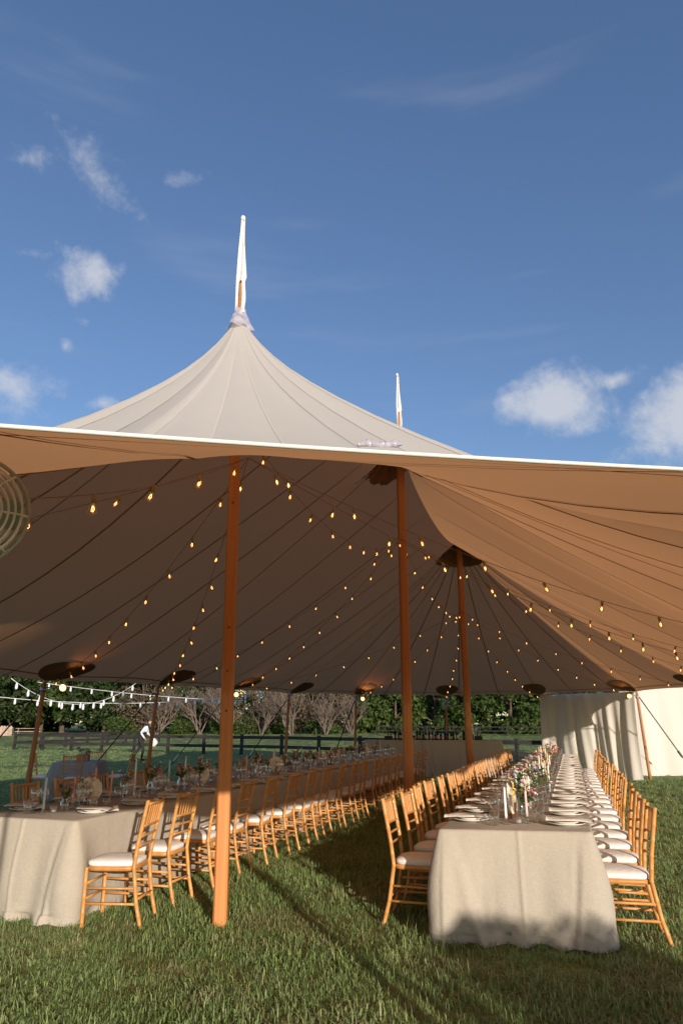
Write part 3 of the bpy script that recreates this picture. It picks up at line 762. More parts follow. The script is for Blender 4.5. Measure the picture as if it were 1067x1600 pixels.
b = MB(); b.lathe([(.034, 0), (.033, .003), (.006, .008), (.0035, .03), (.0035, .085), (.008, .095)], 14); kid(WG, 'stem', b.mesh('stem', M['glass']))
b = MB(); b.lathe([(.008, .095), (.028, .115), (.040, .145), (.041, .17), (.034, .205), (.0325, .205), (.0395, .17), (.0385, .146), (.027, .118), (.001, .102)], 14); kid(WG, 'bowl', b.mesh('bowl', M['glass']))
TG = proto('water_tumbler', 'glass', 'glass')
b = MB(); b.lathe([(.031, 0), (.036, .05), (.039, .11), (.037, .11), (.034, .05), (.029, .012), (.001, .010)], 16); kid(TG, 'tumbler_wall', b.mesh('tumbler_wall', M['glass']))
CNP = []
for i, cm in enumerate(CND):
    c_ = proto('taper_candle', 'candle', 'candle')
    b = MB(); b.lathe([(.030, 0), (.029, .006), (.012, .012), (.010, .05), (.016, .065), (.013, .075), (.011, .07), (.001, .05)], 12); kid(c_, 'glass_holder', b.mesh('glass_holder', M['glass']))
    b = MB(); b.lathe([(.0105, .055), (.0112, .07), (.0085, .335), (.004, .348), (.001, .350)], 10); w_ = kid(c_, 'wax', b.mesh('wax', cm))
    b = MB(); b.tube([(0, 0, .348), (.001, 0, .360)], .0012, 5); kid(c_, 'wick', b.mesh('wick', M['black']), parent=w_)
    CNP.append(c_)
VO = proto('votive', 'votive', 'candle holder')
b = MB(); b.lathe([(.026, 0), (.033, .06), (.0315, .06), (.0245, .006), (.001, .005)], 14); kid(VO, 'cup', b.mesh('cup', M['glass']))
b = MB(); b.lathe([(.022, .007), (.024, .028), (.001, .030)], 12); kid(VO, 'wax', b.mesh('wax', CND[0]))
DS = proto('disc_marker', 'disc', 'table marker')
b = MB(); b.box((0, 0, .018), (.10, .05, .036), bev=.006); kid(DS, 'stand', b.mesh('stand', M['darkwood'], False))
b = MB(); b.lathe([(.001, -.006), (.09, -.006), (.115, -.004), (.118, 0), (.115, .004), (.09, .006), (.001, .006)], 32, (0, 0, .145), Matrix.Rotation(R(82), 3, 'X')); kid(DS, 'disc', b.mesh('disc', M['disc']))
b = MB(); b.box((.0, -.030, .075), (.02, .008, .10), Matrix.Rotation(R(12), 3, 'Y')); kid(DS, 'slot', b.mesh('slot', M['darkwood'], False))
PC = proto('place_card', 'card', 'card')
b = MB(); b.add([(-.04, -.018, 0), (.04, -.018, 0), (.04, 0, .045), (-.04, 0, .045), (.04, .018, 0), (-.04, .018, 0)], [(0, 1, 2, 3), (3, 2, 4, 5)]); kid(PC, 'folded_card', b.mesh('folded_card', M['card'], False))
def blossom(rk, r, m):
    """several rings of cupped petals"""
    b = MB()
    for ring, (n, tilt, ln) in enumerate(((6, 70, 1.0), (6, 45, .85), (5, 18, .6))):
        for k in range(n):
            q = 2*math.pi*(k+ring*.5)/n+rk.uniform(-.1, .1); T = R(tilt+rk.uniform(-8, 8)); L = r*ln
            d = Vector((math.cos(q)*math.sin(T), math.sin(q)*math.sin(T), math.cos(T))); sd = Vector((-math.sin(q), math.cos(q), 0)); wv = L*.42
            base = Vector((0, 0, -.2*r)); a = base+d*L*.55; tip = base+d*L+Vector((0, 0, .12*L))
            b.add([base, a-sd*wv, tip-sd*wv*.5, tip+sd*wv*.5, a+sd*wv, a+d*.0+Vector((0, 0, -.08*L))], [(0, 5, 1), (1, 5, 2), (2, 5, 3), (3, 5, 4), (4, 5, 0)])
    b.lathe([(r*.22, 0), (r*.2, r*.18), (.001, r*.25)], 7)
    return b.mesh('blossom', m)
def bouquet(seed, nst, spread, hgt):
    rk = random.Random(seed); t = proto('flower_vase', 'vase', 'flowers')
    b = MB(); vr = rk.choice((.03, .038, .045)); vh = rk.choice((.11, .14, .16))
    b.lathe([(vr*.8, 0), (vr, .02), (vr, vh*.6), (vr*.6, vh*.85), (vr*.7, vh), (vr*.62, vh), (vr*.5, vh*.85), (vr*.9, vh*.6), (vr*.9, .025), (.001, .012)], 14); kid(t, 'vase', b.mesh('vase', M['glass']))
    for k in range(nst):
        q = rk.uniform(0, 6.28); a = rk.uniform(.1, 1)*spread; h = vh+rk.uniform(.05, 1)*hgt; tip = Vector((math.cos(q)*a, math.sin(q)*a, h))
        b = MB(); b.tube([(0, 0, .02), (tip.x*.2, tip.y*.2, vh), tip], [.0022, .002, .0016], 5)
        for j in range(12):
            f = rk.uniform(.1, 1); p = Vector((tip.x*.2, tip.y*.2, vh)).lerp(tip, f); qq = rk.uniform(0, 6.28); L = rk.uniform(.03, .06)
            d = Vector((math.cos(qq), math.sin(qq), rk.uniform(-.2, .9))).normalized(); sd = d.cross(Vector((0, 0, 1))).normalized()*L*.22
            b.cur = 1; b.add([p, p+d*L*.5-sd, p+d*L, p+d*L*.5+sd], [(0, 1, 2, 3)]); b.cur = 0
        st = kid(t, 'stem', b.mesh('stem', [M['stem'], M['leaf_fl']]))
        r = rk.uniform(.010, .030); me = blossom(rk, r, rk.choice(FL))
        kid(t, 'blossom', me, parent=st, loc=tip, rot=(rk.uniform(-.7, .7), rk.uniform(-.7, .7), q))
    return t
BQ = [bouquet(20+k, 8+k % 5, .09+.03*(k % 3), .12+.05*(k % 3)) for k in range(8)]

# laying the two long tables
def lay(at, L, n0, step, n, key, rich, seed):
    rk = random.Random(seed); who = {'r': 'flower table', 'l': 'field table'}[key]; z = TBH+.001
    side = {1: {'r': 'sunny side', 'l': 'aisle side'}[key], -1: {'r': 'mast side', 'l': 'field side'}[key]}
    for k in range(n):
        for sg in (1, -1):
            v = n0+k*step+rk.uniform(-.02, .02); p = at(sg*.375, v); rz = -TH+(R(90) if sg > 0 else R(-90))
            dup(PL, (*p, z), rz+rk.uniform(-.1, .1), 'white plates at the %s place from the entrance, %s of the %s' % (od(k), side[sg], who), 'plates on the '+who)
            nk = link('napkin', NAP, None, (*p, z+.004), rz+rk.uniform(-.12, .12)+(math.pi if False else 0)); tag(nk, 'oatmeal napkin at the %s place from the entrance, %s of the %s' % (od(k), side[sg], who), 'napkin', 'napkins on the '+who)
            for (du, dv, pr, nm) in ((.20, .20, WG, 'outer wine glass'), (.17, .11, WG, 'inner wine glass'), (.20, .29, TG, 'water tumbler')):
                q = at(sg*(du-.03+rk.uniform(-.01, .01)), v+dv*sg*1.0-(.03 if sg > 0 else -.06)+rk.uniform(-.015, .015))
                dup(pr, (*q, z), rk.uniform(0, 6), '%s at the %s place from the entrance, %s of the %s' % (nm, od(k), side[sg], who), 'glasses on the '+who)
            if key == 'l' and k < 8 or key == 'r' and k % 4 == 1:
                q = at(sg*.455, v+.19); dup(PC, (*q, z), rz+rk.uniform(-.2, .2), 'white place card at the %s place from the entrance, %s of the %s' % (od(k), side[sg], who), 'place cards on the '+who)
    v = .28; i = 0; nv_ = 0; nc_ = 0; no_ = 0
    while v < L-.2:
        u = rk.uniform(-.07, .07)
        if i % 5 == 1 or i % 5 == 3 or (rich and i % 5 == 0 and i):
            p = at(u, v); dup(rk.choice(BQ), (*p, z), rk.uniform(0, 6), '%s vase of garden flowers from the entrance along the middle of the %s' % (od(nv_), who), 'flower vases on the '+who, rk.uniform(.95, 1.3)); nv_ += 1
        else:
            for j in range(2 if rich else 1):
                ci = rk.randrange(len(CND)); p = at(u+rk.uniform(-.12, .12)+j*.10-.05, v+rk.uniform(-.05, .05)+.11*j)
                cn_ = ('white', 'pale green', 'pink', 'peach', 'yellow', 'pale blue')[ci]
                c_ = dup(CNP[ci], (*p, z), 0, '%s taper candle, %s candle from the entrance on the %s' % (cn_, od(nc_), who), 'taper candles on the '+who); nc_ += 1; s_ = rk.uniform(.75, 1.15); c_.scale = (1, 1, s_)
        if i % 3 == 0:
            p = at(-u*1.5+.02, v+.1); dup(VO, (*p, z), 0, '%s clear votive cup from the entrance, middle of the %s' % (od(no_), who), 'votives on the '+who); no_ += 1
        v += .185 if rich else .215; i += 1
lay(rt, RT_L, .42, .648, NR, 'r', True, 3)
lay(lt, LT_L, .48, .665, 19, 'l', False, 9)
for k, v in enumerate((.95, 3.1, 5.6, 8.2, 10.8)):
    p = lt(-.05+.02*(k % 2), v); dup(DS, (*p, TBH+.001), -TH+R(35), '%s pale woven disc marker from the entrance on the field table' % od(k), 'disc markers on the field table')
for k, v in enumerate((.72, 4.6, 8.8)):
    p = rt(-.06, v); dup(DS, (*p, TBH+.001), -TH+R(74), '%s pale disc marker from the entrance in the middle of the flower table' % od(k), 'disc markers on the flower table')

# ---------------------------------------------------------------- small blue table in the field
bx, by_ = -5.55, 15.55
table_under('side_table', 'small square table under the blue grey cloth', (bx, by_-.42, 0), .1, .86, .86, TBH-.006)
o = link('tablecloth', cloth_mesh(.9, .9, TBH, M['bluecloth'], 'tablecloth', 8, flare=.06, amp=.03, corner=.07, crease=False, fold_n=.9), None, (bx, by_-.45, 0), .1); tag(o, 'blue grey cloth on the small table standing on the lawn', 'tablecloth')
for dx, dy, rz, lb in ((-.78, .0, -90, 'ballroom chair at the blue table, seen side on with its back to the open field'), (.78, .12, 90, 'ballroom chair at the blue table, back towards the walking person'), (.10, -.62, 0, 'ballroom chair at the blue table, back towards the long table'), (-.05, .92, 180, 'ballroom chair at the blue table, back towards the fence')):
    put_chair((bx+dx, by_+dy), R(rz)+.1, lb, 'chairs at the blue table')
pt = thing('flower_pot', 'square terracotta pot of mixed flowers on the blue table', 'flowers', (bx+.02, by_, TBH+.002))
b = MB(); b.box((0, 0, .07), (.24, .16, .14), bev=.01); kid(pt, 'pot', b.mesh('pot', M['terracotta'], False))
for k in range(16):
    q = rk.uniform(0, 6.28); tip = Vector((rk.uniform(-.14, .14), rk.uniform(-.09, .09), .17+rk.uniform(0, .10))); b = MB(); b.tube([(tip.x*.5, tip.y*.5, .13), tip], .004, 5)
    for j in range(5):
        d = Vector((rk.uniform(-1, 1), rk.uniform(-1, 1), rk.uniform(-.2, .6))).normalized(); sd = d.cross(Vector((0, 0, 1)))*.016; b.cur = 1; b.add([tip, tip+d*.04-sd, tip+d*.08, tip+d*.04+sd], [(0, 1, 2, 3)]); b.cur = 0
    st = kid(pt, 'stem', b.mesh('stem', [M['stem'], M['leaf_fl']])); kid(pt, 'blossom', blossom(rk, .035, rk.choice([FL[6], FL[2], FL[0]])), parent=st, loc=tip)
for p in (CH, PL, WG, TG, VO, DS, PC, *CNP, *BQ): drop(p)

# ---------------------------------------------------------------- bar with bottles
BA = Vector((.72, 22.0)); BB = Vector((4.75, 21.45)); bd = (BB-BA); BL = bd.length; brz = math.atan2(bd.y, bd.x)
BH = 1.06
bar = thing('bar_counter', 'long bar counter behind the tables under a grey beige cloth', 'bar', (BA.x, BA.y, 0), brz)
b = MB(); b.box((BL/2, .32, BH-.03), (BL-.06, .58, .04), bev=.005); kid(bar, 'worktop', b.mesh('worktop', M['timber'], False))
b = MB(); b.box((0, 0, (BH-.05)/2), (.05, .05, BH-.05)); lm = b.mesh('leg', M['timber'], False)
for x in (.15, BL/2, BL-.15):
    for y in (.1, .54): kid(bar, 'leg', lm, loc=(x, y, 0))
def barcloth(x0, x1, seed, lab, h=BH, fr=0.0):
    me = cloth_mesh(.66+fr, x1-x0, h, M['barcloth'], 'bar_cloth', seed, flare=.04, amp=.018, corner=.03, crease=False, puddle=.02)
    c = Vector((BA.x, BA.y))+bd.normalized()*((x0+x1)/2)-Vector((-bd.y, bd.x)).normalized()*(.01+fr)
    tag(link('bar_cloth', me, None, (c.x, c.y, 0), brz), lab, 'tablecloth', 'cloths on the bar')
barcloth(-.03, BL*.46, 31, 'grey beige cloth over the half of the bar next to the field table', BH-.004)
barcloth(BL*.43, BL+.03, 32, 'grey beige cloth over the half of the bar next to the flower table', BH, .035)
bcol = [('green', glassy('green_glass', (.10, .22, .08), .5, .9)), ('brown', glassy('brown_glass', (.20, .09, .03), .5, .9)), ('clear', M['glass']), ('blue', glassy('blue_glass', (.06, .14, .60), .5, .95)), ('dark', mat('dark_bottle', (.02, .025, .02), .15, .1, 10))]
labs = [mat('bottle_label_'+n, c, .6, .05, 20) for n, c in (('cream', (.6, .56, .45)), ('red', (.3, .06, .05)), ('black', (.04, .04, .04)))]
caps = mat('bottle_cap', (.25, .2, .1), .4, .1, 20)
rk = random.Random(77)
for k in range(26):
    u = .90+k*(2.35/25)+rk.uniform(-.02, .02); v = .14+rk.choice((0, .10, .22))+rk.uniform(-.02, .02); nm, mm = rk.choice(bcol) if k not in (15, 16) else bcol[3]
    p = Vector((BA.x, BA.y))+bd.normalized()*u+Vector((-bd.y, bd.x)).normalized()*v; h = rk.uniform(.24, .33); r = rk.uniform(.034, .042)
    t = thing('liquor_bottle', '%s glass bottle, %s in the row on the bar counting from the field end' % (nm, od(k)), 'bottle', (p.x, p.y, BH+.001), 0, 'bottles on the bar')
    b = MB(); b.lathe([(r*.95, 0), (r, .01), (r, h*.58), (r*.4, h*.74), (r*.34, h*.94), (r*.38, h*.95), (.001, h*.95)], 12); kid(t, 'glass_body', b.mesh('glass_body', mm))
    b = MB(); b.lathe([(r*1.02, h*.15), (r*1.025, h*.16), (r*1.025, h*.44), (r*1.02, h*.45)], 12); kid(t, 'paper_label', b.mesh('paper_label', rk.choice(labs)))
    b = MB(); b.lathe([(r*.42, h*.93), (r*.42, h), (.001, h+.002)], 10); kid(t, 'cap', b.mesh('cap', caps))
def cooler(u, lab):
    p = Vector((BA.x, BA.y))+bd.normalized()*u+Vector((-bd.y, bd.x)).normalized()*.3
    t = thing('bar_caddy', lab, 'caddy', (p.x, p.y, BH+.001), brz, 'caddies on the bar')
    b = MB(); b.box((0, 0, .055), (.24, .20, .11), bev=.01); kid(t, 'tray', b.mesh('tray', M['soil'], False))
    for k in range(4):
        b = MB(); b.tube([(-.075+.05*k, .03*(k % 2), .1), (-.075+.05*k, .03*(k % 2), .17+.02*(k % 3))], .014, 8); kid(t, 'straw_bundle', b.mesh('straw_bundle', M['soil'] if k % 2 else labs[0]))
cooler(.70, 'black bar caddy at the end of the bottle row nearer the field'); cooler(3.42, 'black bar caddy at the end of the bottle row nearer the flower table')

# ---------------------------------------------------------------- white sidewall at the far right corner
def wall_mesh(pts, z0, z1, nf, amp, seed, name, gather=0.0):
    """hanging cloth along a ground line pts; gathered folds"""
    rk = random.Random(seed); P = [Vector(p) for p in pts]; L = [0]
    for a, b in zip(P[:-1], P[1:]): L.append(L[-1]+(b-a).length)
    n = int(L[-1]/.035); nv = 18; vs = []; fs = []; ph = [rk.uniform(0, 6.28) for _ in range(5)]
    for i in range(n+1):
        s = L[-1]*i/n; k = max(j for j in range(len(P)-1) if L[j] <= s+1e-6); f = (s-L[k])/(L[k+1]-L[k]); p = P[k].lerp(P[k+1], f)
        d = (P[k+1]-P[k]).normalized(); nr = Vector((-d.y, d.x))
        for j in range(nv+1):
            u = j/nv; zt = z1(s/L[-1]) if callable(z1) else z1
            wv = math.sin(s*nf+ph[0]+.9*math.sin(s*1.7+ph[1])+u*.9)*.55+math.sin(s*nf*2.3+ph[2]-u*1.3)*.28+math.sin(s*nf*.45+ph[3]+u*.7)*.6
            wv = math.copysign(abs(wv)**.8, wv)
            a = amp*wv*(.25+.75*math.sin(u*math.pi*.5+.2)); sh = gather*u*math.sin(s*2.2+ph[4])
            q = p+nr*(a+.12*u*u)+d*sh
            vs.append((q.x, q.y, zt+(z0-zt)*u))
    for i in range(n):
        for j in range(nv): a = i*(nv+1)+j; fs.append((a, a+1, a+nv+2, a+nv+1))
    b = MB(); b.add(vs, fs); return b.mesh(name, M['drape'])
G_, H_ = poles[11], poles[10]
pg = tw(G_[0]-.02, G_[1]-.10); ph_ = tw(H_[0]-.06, H_[1]-.14)
sw = thing('tent_sidewall', 'hanging white fabric sidewall with gathered folds between two side poles', 'sidewall', (pg.x, pg.y, 0))
me = wall_mesh([(0, 0), (ph_.x-pg.x, ph_.y-pg.y)], .015, 2.40, 8.5, .10, 5, 'curtain', .12); kid(sw, 'curtain', me)
b = MB(); b.tube([(0, 0, 2.40), (ph_.x-pg.x, ph_.y-pg.y, 2.40)], .012, 6); kid(sw, 'hanging_rope', b.mesh('hanging_rope', M['wcord']))
# pale service tent wall further out, facing the sun
cw = thing('service_tent', 'bright white wall of a service tent beside the fabric sidewall', 'tent', (8.75, 22.3, 0))
me = wall_mesh([(0, 0), (3.2, -.55), (7.5, -1.0)], .01, lambda f: 2.9, 3.2, .09, 8, 'tent_wall', .02); kid(cw, 'tent_wall', me)
b = MB(); vs = [(-.1, -.1, 2.88), (7.6, -1.15, 2.88), (7.6, 3.2, 4.3), (-.1, 3.2, 4.3), (7.6, 6.6, 2.88), (-.1, 6.4, 2.88)]; b.add(vs, [(0, 1, 2, 3), (3, 2, 4, 5)]); kid(cw, 'roof', b.mesh('roof', M['drape'], False))
for x, y in ((0, 0), (3.2, -.55), (7.5, -1.0), (7.5, 6.5), (0, 6.3)):
    b = MB(); b.tube([(x, y+.18, 0), (x, y+.18, 2.9)], .035, 8); kid(cw, 'post', b.mesh('post', M['steel']))
cw2 = wall_mesh([(7.5, -1.0), (7.5, 6.4)], .01, 2.9, 1.6, .05, 9, 'tent_wall'); kid(cw, 'tent_wall', cw2)

# ---------------------------------------------------------------- lamps on poles
def par_lamp(i, aim, label, power):
    top = tw(poles[i][0], poles[i][1], poles[i][2]-.02); o_, s_, _ = poles[i]; cs = spine_s(o_, s_); d = Vector((o_, s_-cs)).normalized()
    q = tw(o_-d.x*.16+aim, s_-d.y*.16, poles[i][2]-.13)
    t = thing('par_lamp', label, 'lamp', q, 0, 'lit lamps on the side poles')
    up = (Vector((P1.x+UU.x*6, P1.y+UU.y*6, 6))-q).normalized(); up = (up+Vector((0, -.9, -.35))).normalized(); rm = up.to_track_quat('Z', 'Y').to_matrix()
    b = MB(); b.lathe([(.035, -.12), (.055, -.10), (.062, 0), (.066, .05), (.060, .05), (.055, .03), (.001, .028)], 16, (0, 0, 0), rm); kid(t, 'can', b.mesh('can', M['socket']))
    b = MB(); b.lathe([(.058, .034), (.056, .042), (.001, .05)], 16, (0, 0, 0), rm); kid(t, 'lens', b.mesh('lens', M['lens']))
    b = MB(); b.tube([Vector((0, 0, .0)), Vector(((top-q).x*.9, (top-q).y*.9, .02))], .012, 6); kid(t, 'clamp', b.mesh('clamp', M['steel']))
    li = bpy.data.lights.new('lamp_light', 'SPOT'); li.energy = power; li.color = (1, .5, .2); li.spot_size = R(80); li.spot_blend = .6; li.shadow_soft_size = .05
    lo = link('lamp_light', li, t, loc=up*.075); tgt = (canopy_w(i*24, .55)-q).normalized(); lo.rotation_euler = tgt.to_track_quat('-Z', 'Y').to_euler()
par_lamp(17, .22, 'round lit lamp on the pole beside the blue table', 9)
par_lamp(15, .05, 'lit lamp peeping out beside the near mast', 9)
par_lamp(13, .15, 'lit lamp on the pole beside the bar, glowing on the canopy', 26)
par_lamp(10, -.10, 'lit lamp at the top of the white sidewall', 9)

# ---------------------------------------------------------------- string lights
def bulb_meshes():
    b = MB(); b.tube([(0, 0, 0), (0, 0, -.012), (0, 0, -.05)], [.009, .016, .015], 8); so_ = b.mesh('socket', M['socket'])
    b = MB(); b.lathe([(.013, -.050), (.017, -.066), (.027, -.092), (.0285, -.105), (.022, -.122), (.001, -.130)], 12); gl_ = b.mesh('bulb', M['bulbglass'])
    b = MB()
    for k in range(3):
        q = k*2.1; b.tube([(.003*math.cos(q), .003*math.sin(q), -.070), (.010*math.cos(q), .010*math.sin(q), -.088), (.006*math.cos(q+1), .006*math.sin(q+1), -.106)], .0015, 4)
    fi = b.mesh('filament', M['filament']); return so_, gl_, fi
SOC, GLB, FIL = bulb_meshes()
rk = random.Random(5)
nb = 0
def strand(p, q, sag, label, spacing=.70, first=.35, group='strings of warm bulbs under the canopy'):
    global nb
    L = (q-p).length; t = thing('string_light', label, 'string light', p, 0, group); n = 40; pts = []
    def pos(f): return (q-p)*f+Vector((0, 0, -sag*4*f*(1-f)))
    for k in range(n+1): pts.append(pos(k/n))
    b = MB(); b.tube(pts, .0033, 5); kid(t, 'cord', b.mesh('cord', M['cord']))
    d = first
    while d < L-.15:
        f = d/L; c = pos(f); rt_ = (rk.uniform(-.35, .35), rk.uniform(-.35, .35), rk.uniform(0, 6))
        s_ = kid(t, 'socket', SOC, loc=c, rot=rt_); g_ = kid(t, 'bulb', GLB, parent=s_); kid(t, 'filament', FIL, parent=s_)
        d += spacing+rk.uniform(-.02, .02); nb += 1
HUB = [tw(.07, 0, 3.95), tw(0, S2-.09, 4.70), tw(0, S3-.09, 4.32)]
def ptop(i): o_, s_, z = poles[i]; cs = spine_s(o_, s_); d = Vector((o_, s_-cs)).normalized(); return tw(o_-d.x*.10, s_-d.y*.10, z-.04)
mname = ['nearest mast', 'middle mast', 'far mast']
STR = {0: (1, 17, 16, 3, 6, 7), 1: (16, 15, 7, 8), 2: (15, 13, 12, 11, 10, 9)}
for m_, lst in STR.items():
    for i in lst:
        L = (ptop(i)-HUB[m_]).length
        strand(HUB[m_], ptop(i), (.30 if i == 3 else .045*L), 'warm bulb string from the %s to the %s' % (mname[m_], short.get(i, '%s side pole round the open front' % od(i))), first=rk.uniform(.2, .6), group='bulb strings from the '+mname[m_])
strand(HUB[0]+Vector((0, 0, .25)), HUB[1], .55, 'string of warm filament bulbs from the nearest to the middle mast', group=None)
strand(HUB[1], HUB[2]+Vector((0, 0, -.05)), .45, 'string of warm filament bulbs from the middle to the far mast', group=None)
# white festoon lights outside, over the lawn
def festoon(p, q, sag, label, n):
    t = thing('festoon_string', label, 'string light', p, 0, 'white festoon strings over the lawn')
    def pos(f): return (q-p)*f+Vector((0, 0, -sag*4*f*(1-f)))
    b = MB(); b.tube([pos(k/30) for k in range(31)], .009, 5); kid(t, 'cord', b.mesh('cord', M['wcord']))
    b = MB(); b.lathe([(.018, .0), (.022, -.03), (.032, -.06), (.034, -.12), (.026, -.15), (.001, -.16)], 8); me = b.mesh('bulb', M['wbulb'])
    for k in range(n): kid(t, 'bulb', me, loc=pos((k+.5)/n))
def wp(px, py, d): v = pix_dir(px, py); return Vector((v.x/v.y*d, d, CAM_H+v.z/v.y*d))
festoon(wp(-30, 1086, 19), wp(420, 1080, 24), .30, 'white festoon string crossing low over the lawn', 15)
festoon(wp(18, 1060, 17), wp(215, 1066, 21), .62, 'white festoon string hanging in a deep curve over the lawn', 12)
festoon(wp(60, 1066, 22), wp(380, 1095, 27), .10, 'white festoon string running straight towards the bare shrubs', 11)

# ---------------------------------------------------------------- fans
def fan(loc, facing, r, label, stand=None, wire=M['whitewire'], mount=None, wr=.0032, rings_=9):
    t = thing('cage_fan', label, 'fan', loc); rm = facing.to_track_quat('Z', 'Y').to_matrix()
    def X(p): return rm @ Vector(p)
    for sgn in (1, -1):
        b = MB()
        for k in range(rings_):
            f = (k+1)/rings_; rr = r*f; dep = .10*math.sqrt(max(0, 1-f*f))*sgn*(r/.2)
            pts = [X((rr*math.cos(a), rr*math.sin(a), dep)) for a in [2*math.pi*j/40 for j in range(41)]]; b.tube(pts, wr if k < rings_-1 else wr*1.8, 5, False)
        for k in range(8):
            a = k*math.pi/4; b.tube([X((r*f*math.cos(a), r*f*math.sin(a), .10*math.sqrt(max(0, 1-f*f))*sgn*(r/.2))) for f in (.1, .3, .5, .7, .85, .95, 1)], wr*.9, 5, False)
        kid(t, 'cage', b.mesh('cage', wire))
    b = MB(); b.lathe([(.02, -.05), (r*.2, -.04), (r*.22, .02), (.02, .04)], 14, (0, 0, 0), rm); kid(t, 'motor', b.mesh('motor', M['socket']))
    for k in range(3):
        b = MB(); a0 = k*2.094; vs = []; fs = []
        for i in range(7):
            f = .2+.72*i/6
            for sg in (-1, 1):
                a = a0+sg*.38*math.sin(f*2.6); vs.append(X((r*f*math.cos(a), r*f*math.sin(a), sg*.025)))
        for i in range(6): fs.append((i*2, i*2+1, i*2+3, i*2+2))
        b.add(vs, fs); kid(t, 'blade', b.mesh('blade', M['steel']))
    if stand is not None:
        b = MB(); s_ = Vector(stand)-Vector(loc); back = X((0, 0, -.13)); b.tube([X((0, 0, -.04)), back, Vector((s_.x, s_.y, back.z))], .016, 8); b.tube([Vector((s_.x, s_.y, back.z+.05)), Vector((s_.x, s_.y, -loc[2]+.03))], .018, 8); kid(t, 'stand_pole', b.mesh('stand_pole', M['whitewire']))
        b = MB(); b.lathe([(.20, 0), (.20, .015), (.03, .04), (.02, .06)], 20, (s_.x, s_.y, -loc[2])); kid(t, 'stand_base', b.mesh('stand_base', M['whitewire']))
    if mount is not None:
        b = MB(); b.tube([X((0, 0, -.04)), X((0, 0, -.12)), Vector(mount)-Vector(loc)], .014, 8); kid(t, 'bracket', b.mesh('bracket', M['steel']))
fan((-.86, 1.5, 2.0), Vector((.42, -.86, -.16)).normalized(), .128, 'white wire cage fan on a tall stand just inside the tent entrance', stand=(-1.16, 1.68, 0), wr=.003)
pf = tw(poles[12][0], poles[12][1], 2.2); fan((pf.x-.02, pf.y-.28, 2.16), Vector((0, -1, -.25)).normalized(), .20, 'grey cage fan on the side pole behind the bar', mount=pf, wire=M['steel'], wr=.002)
pf = tw(poles[9][0], poles[9][1], 2.28); fan((pf.x-.42, pf.y-.10, 2.30), Vector((-.75, -.6, -.2)).normalized(), .20, 'grey cage fan in front of the bright service tent wall', mount=pf, wire=M['steel'], wr=.002)

# ---------------------------------------------------------------- fences
def fence(path, hgt, rails, name_label, m, pitch=2.45, pw=.13, rh=.15, name='board_fence'):
    P = [Vector(p) for p in path]; t = thing(name, name_label, 'fence', (P[0].x, P[0].y, gz(*P[0])))
    b = MB(); b.box((0, 0, hgt/2), (pw, pw, hgt), bev=.01); pm = b.mesh('post', m, False); last = None
    for a, c in zip(P[:-1], P[1:]):
        L = (c-a).length; n = max(1, round(L/pitch)); d = (c-a)/n; rz = math.atan2(d.y, d.x)
        b = MB(); b.box((0, 0, 0), (d.length-.01, .035, rh), bev=.006); rm = b.mesh('rail', m, False)
        for k in range(n+1):
            if k == 0 and last is not None: continue
            q = a+d*k; kid(t, 'post', pm, loc=(q.x-P[0].x, q.y-P[0].y, gz(*q)-gz(*P[0])), rotz=rz)
        last = c
        for k in range(n):
            q = a+d*(k+.5); nr = Vector((d.y, -d.x)).normalized()*(pw/2+.02)
            for z in rails: kid(t, 'rail', rm, loc=(q.x-P[0].x+nr.x, q.y-P[0].y+nr.y, gz(*q)-gz(*P[0])+z), rotz=rz)
    return t
fence([(-15.2, 60), (-20.2, 44.6), (-3.0, 36.2), (6.6, 27.2), (13.5, 24.6)], 1.0, (.86, .42), 'dark two-rail board fence crossing the lawn behind the tables', M['fence'])
fence([(4, 82), (18, 78), (34, 74), (60, 66)], 1.05, (.92, .5), 'weathered far fence in front of the green trees', M['post2'], pitch=3.0, rh=.10)

# far wooden picnic bench at the field edge
pb = thing('picnic_bench', 'pale timber picnic bench at the far edge of the field', 'bench', (-33.2, 76, gz(-33.2, 76)), .35)
for y, z, wd in ((-.30, .76, .28), (0, .76, .28), (.30, .76, .28), (-.85, .46, .28), (.85, .46, .28)):
    b = MB(); b.box((0, y, z), (2.4, wd, .05), bev=.008); kid(pb, 'plank', b.mesh('plank', M['timber'], False))
for x in (-.9, .9):
    for sg in (-1, 1):
        b = MB(); b.tube([(x, sg*.75, 0), (x, sg*.25, .74)], .05, 6); kid(pb, 'leg', b.mesh('leg', M['timber']))
    b = MB(); b.box((x, 0, .40), (.06, 1.9, .09)); kid(pb, 'cross_bar', b.mesh('cross_bar', M['timber'], False))
pb = thing('timber_planter', 'pale slatted timber crate beside the picnic bench', 'crate', (-36.0, 76.5, gz(-36, 76.5)), .2)
for k in range(6):
    b = MB(); b.box((-.75+.3*k, -.4, .5), (.22, .05, 1.0), Matrix.Rotation(.05*(k % 3-1), 3, 'Y')); kid(pb, 'slat', b.mesh('slat', M['timber'], False))
for z in (.25, .8):
    b = MB(); b.box((0, -.36, z), (1.9, .04, .12)); kid(pb, 'batten', b.mesh('batten', M['timber'], False))
b = MB(); b.box((0, .05, .42), (1.8, .75, .84), bev=.02); kid(pb, 'box', b.mesh('box', M['timber'], False))

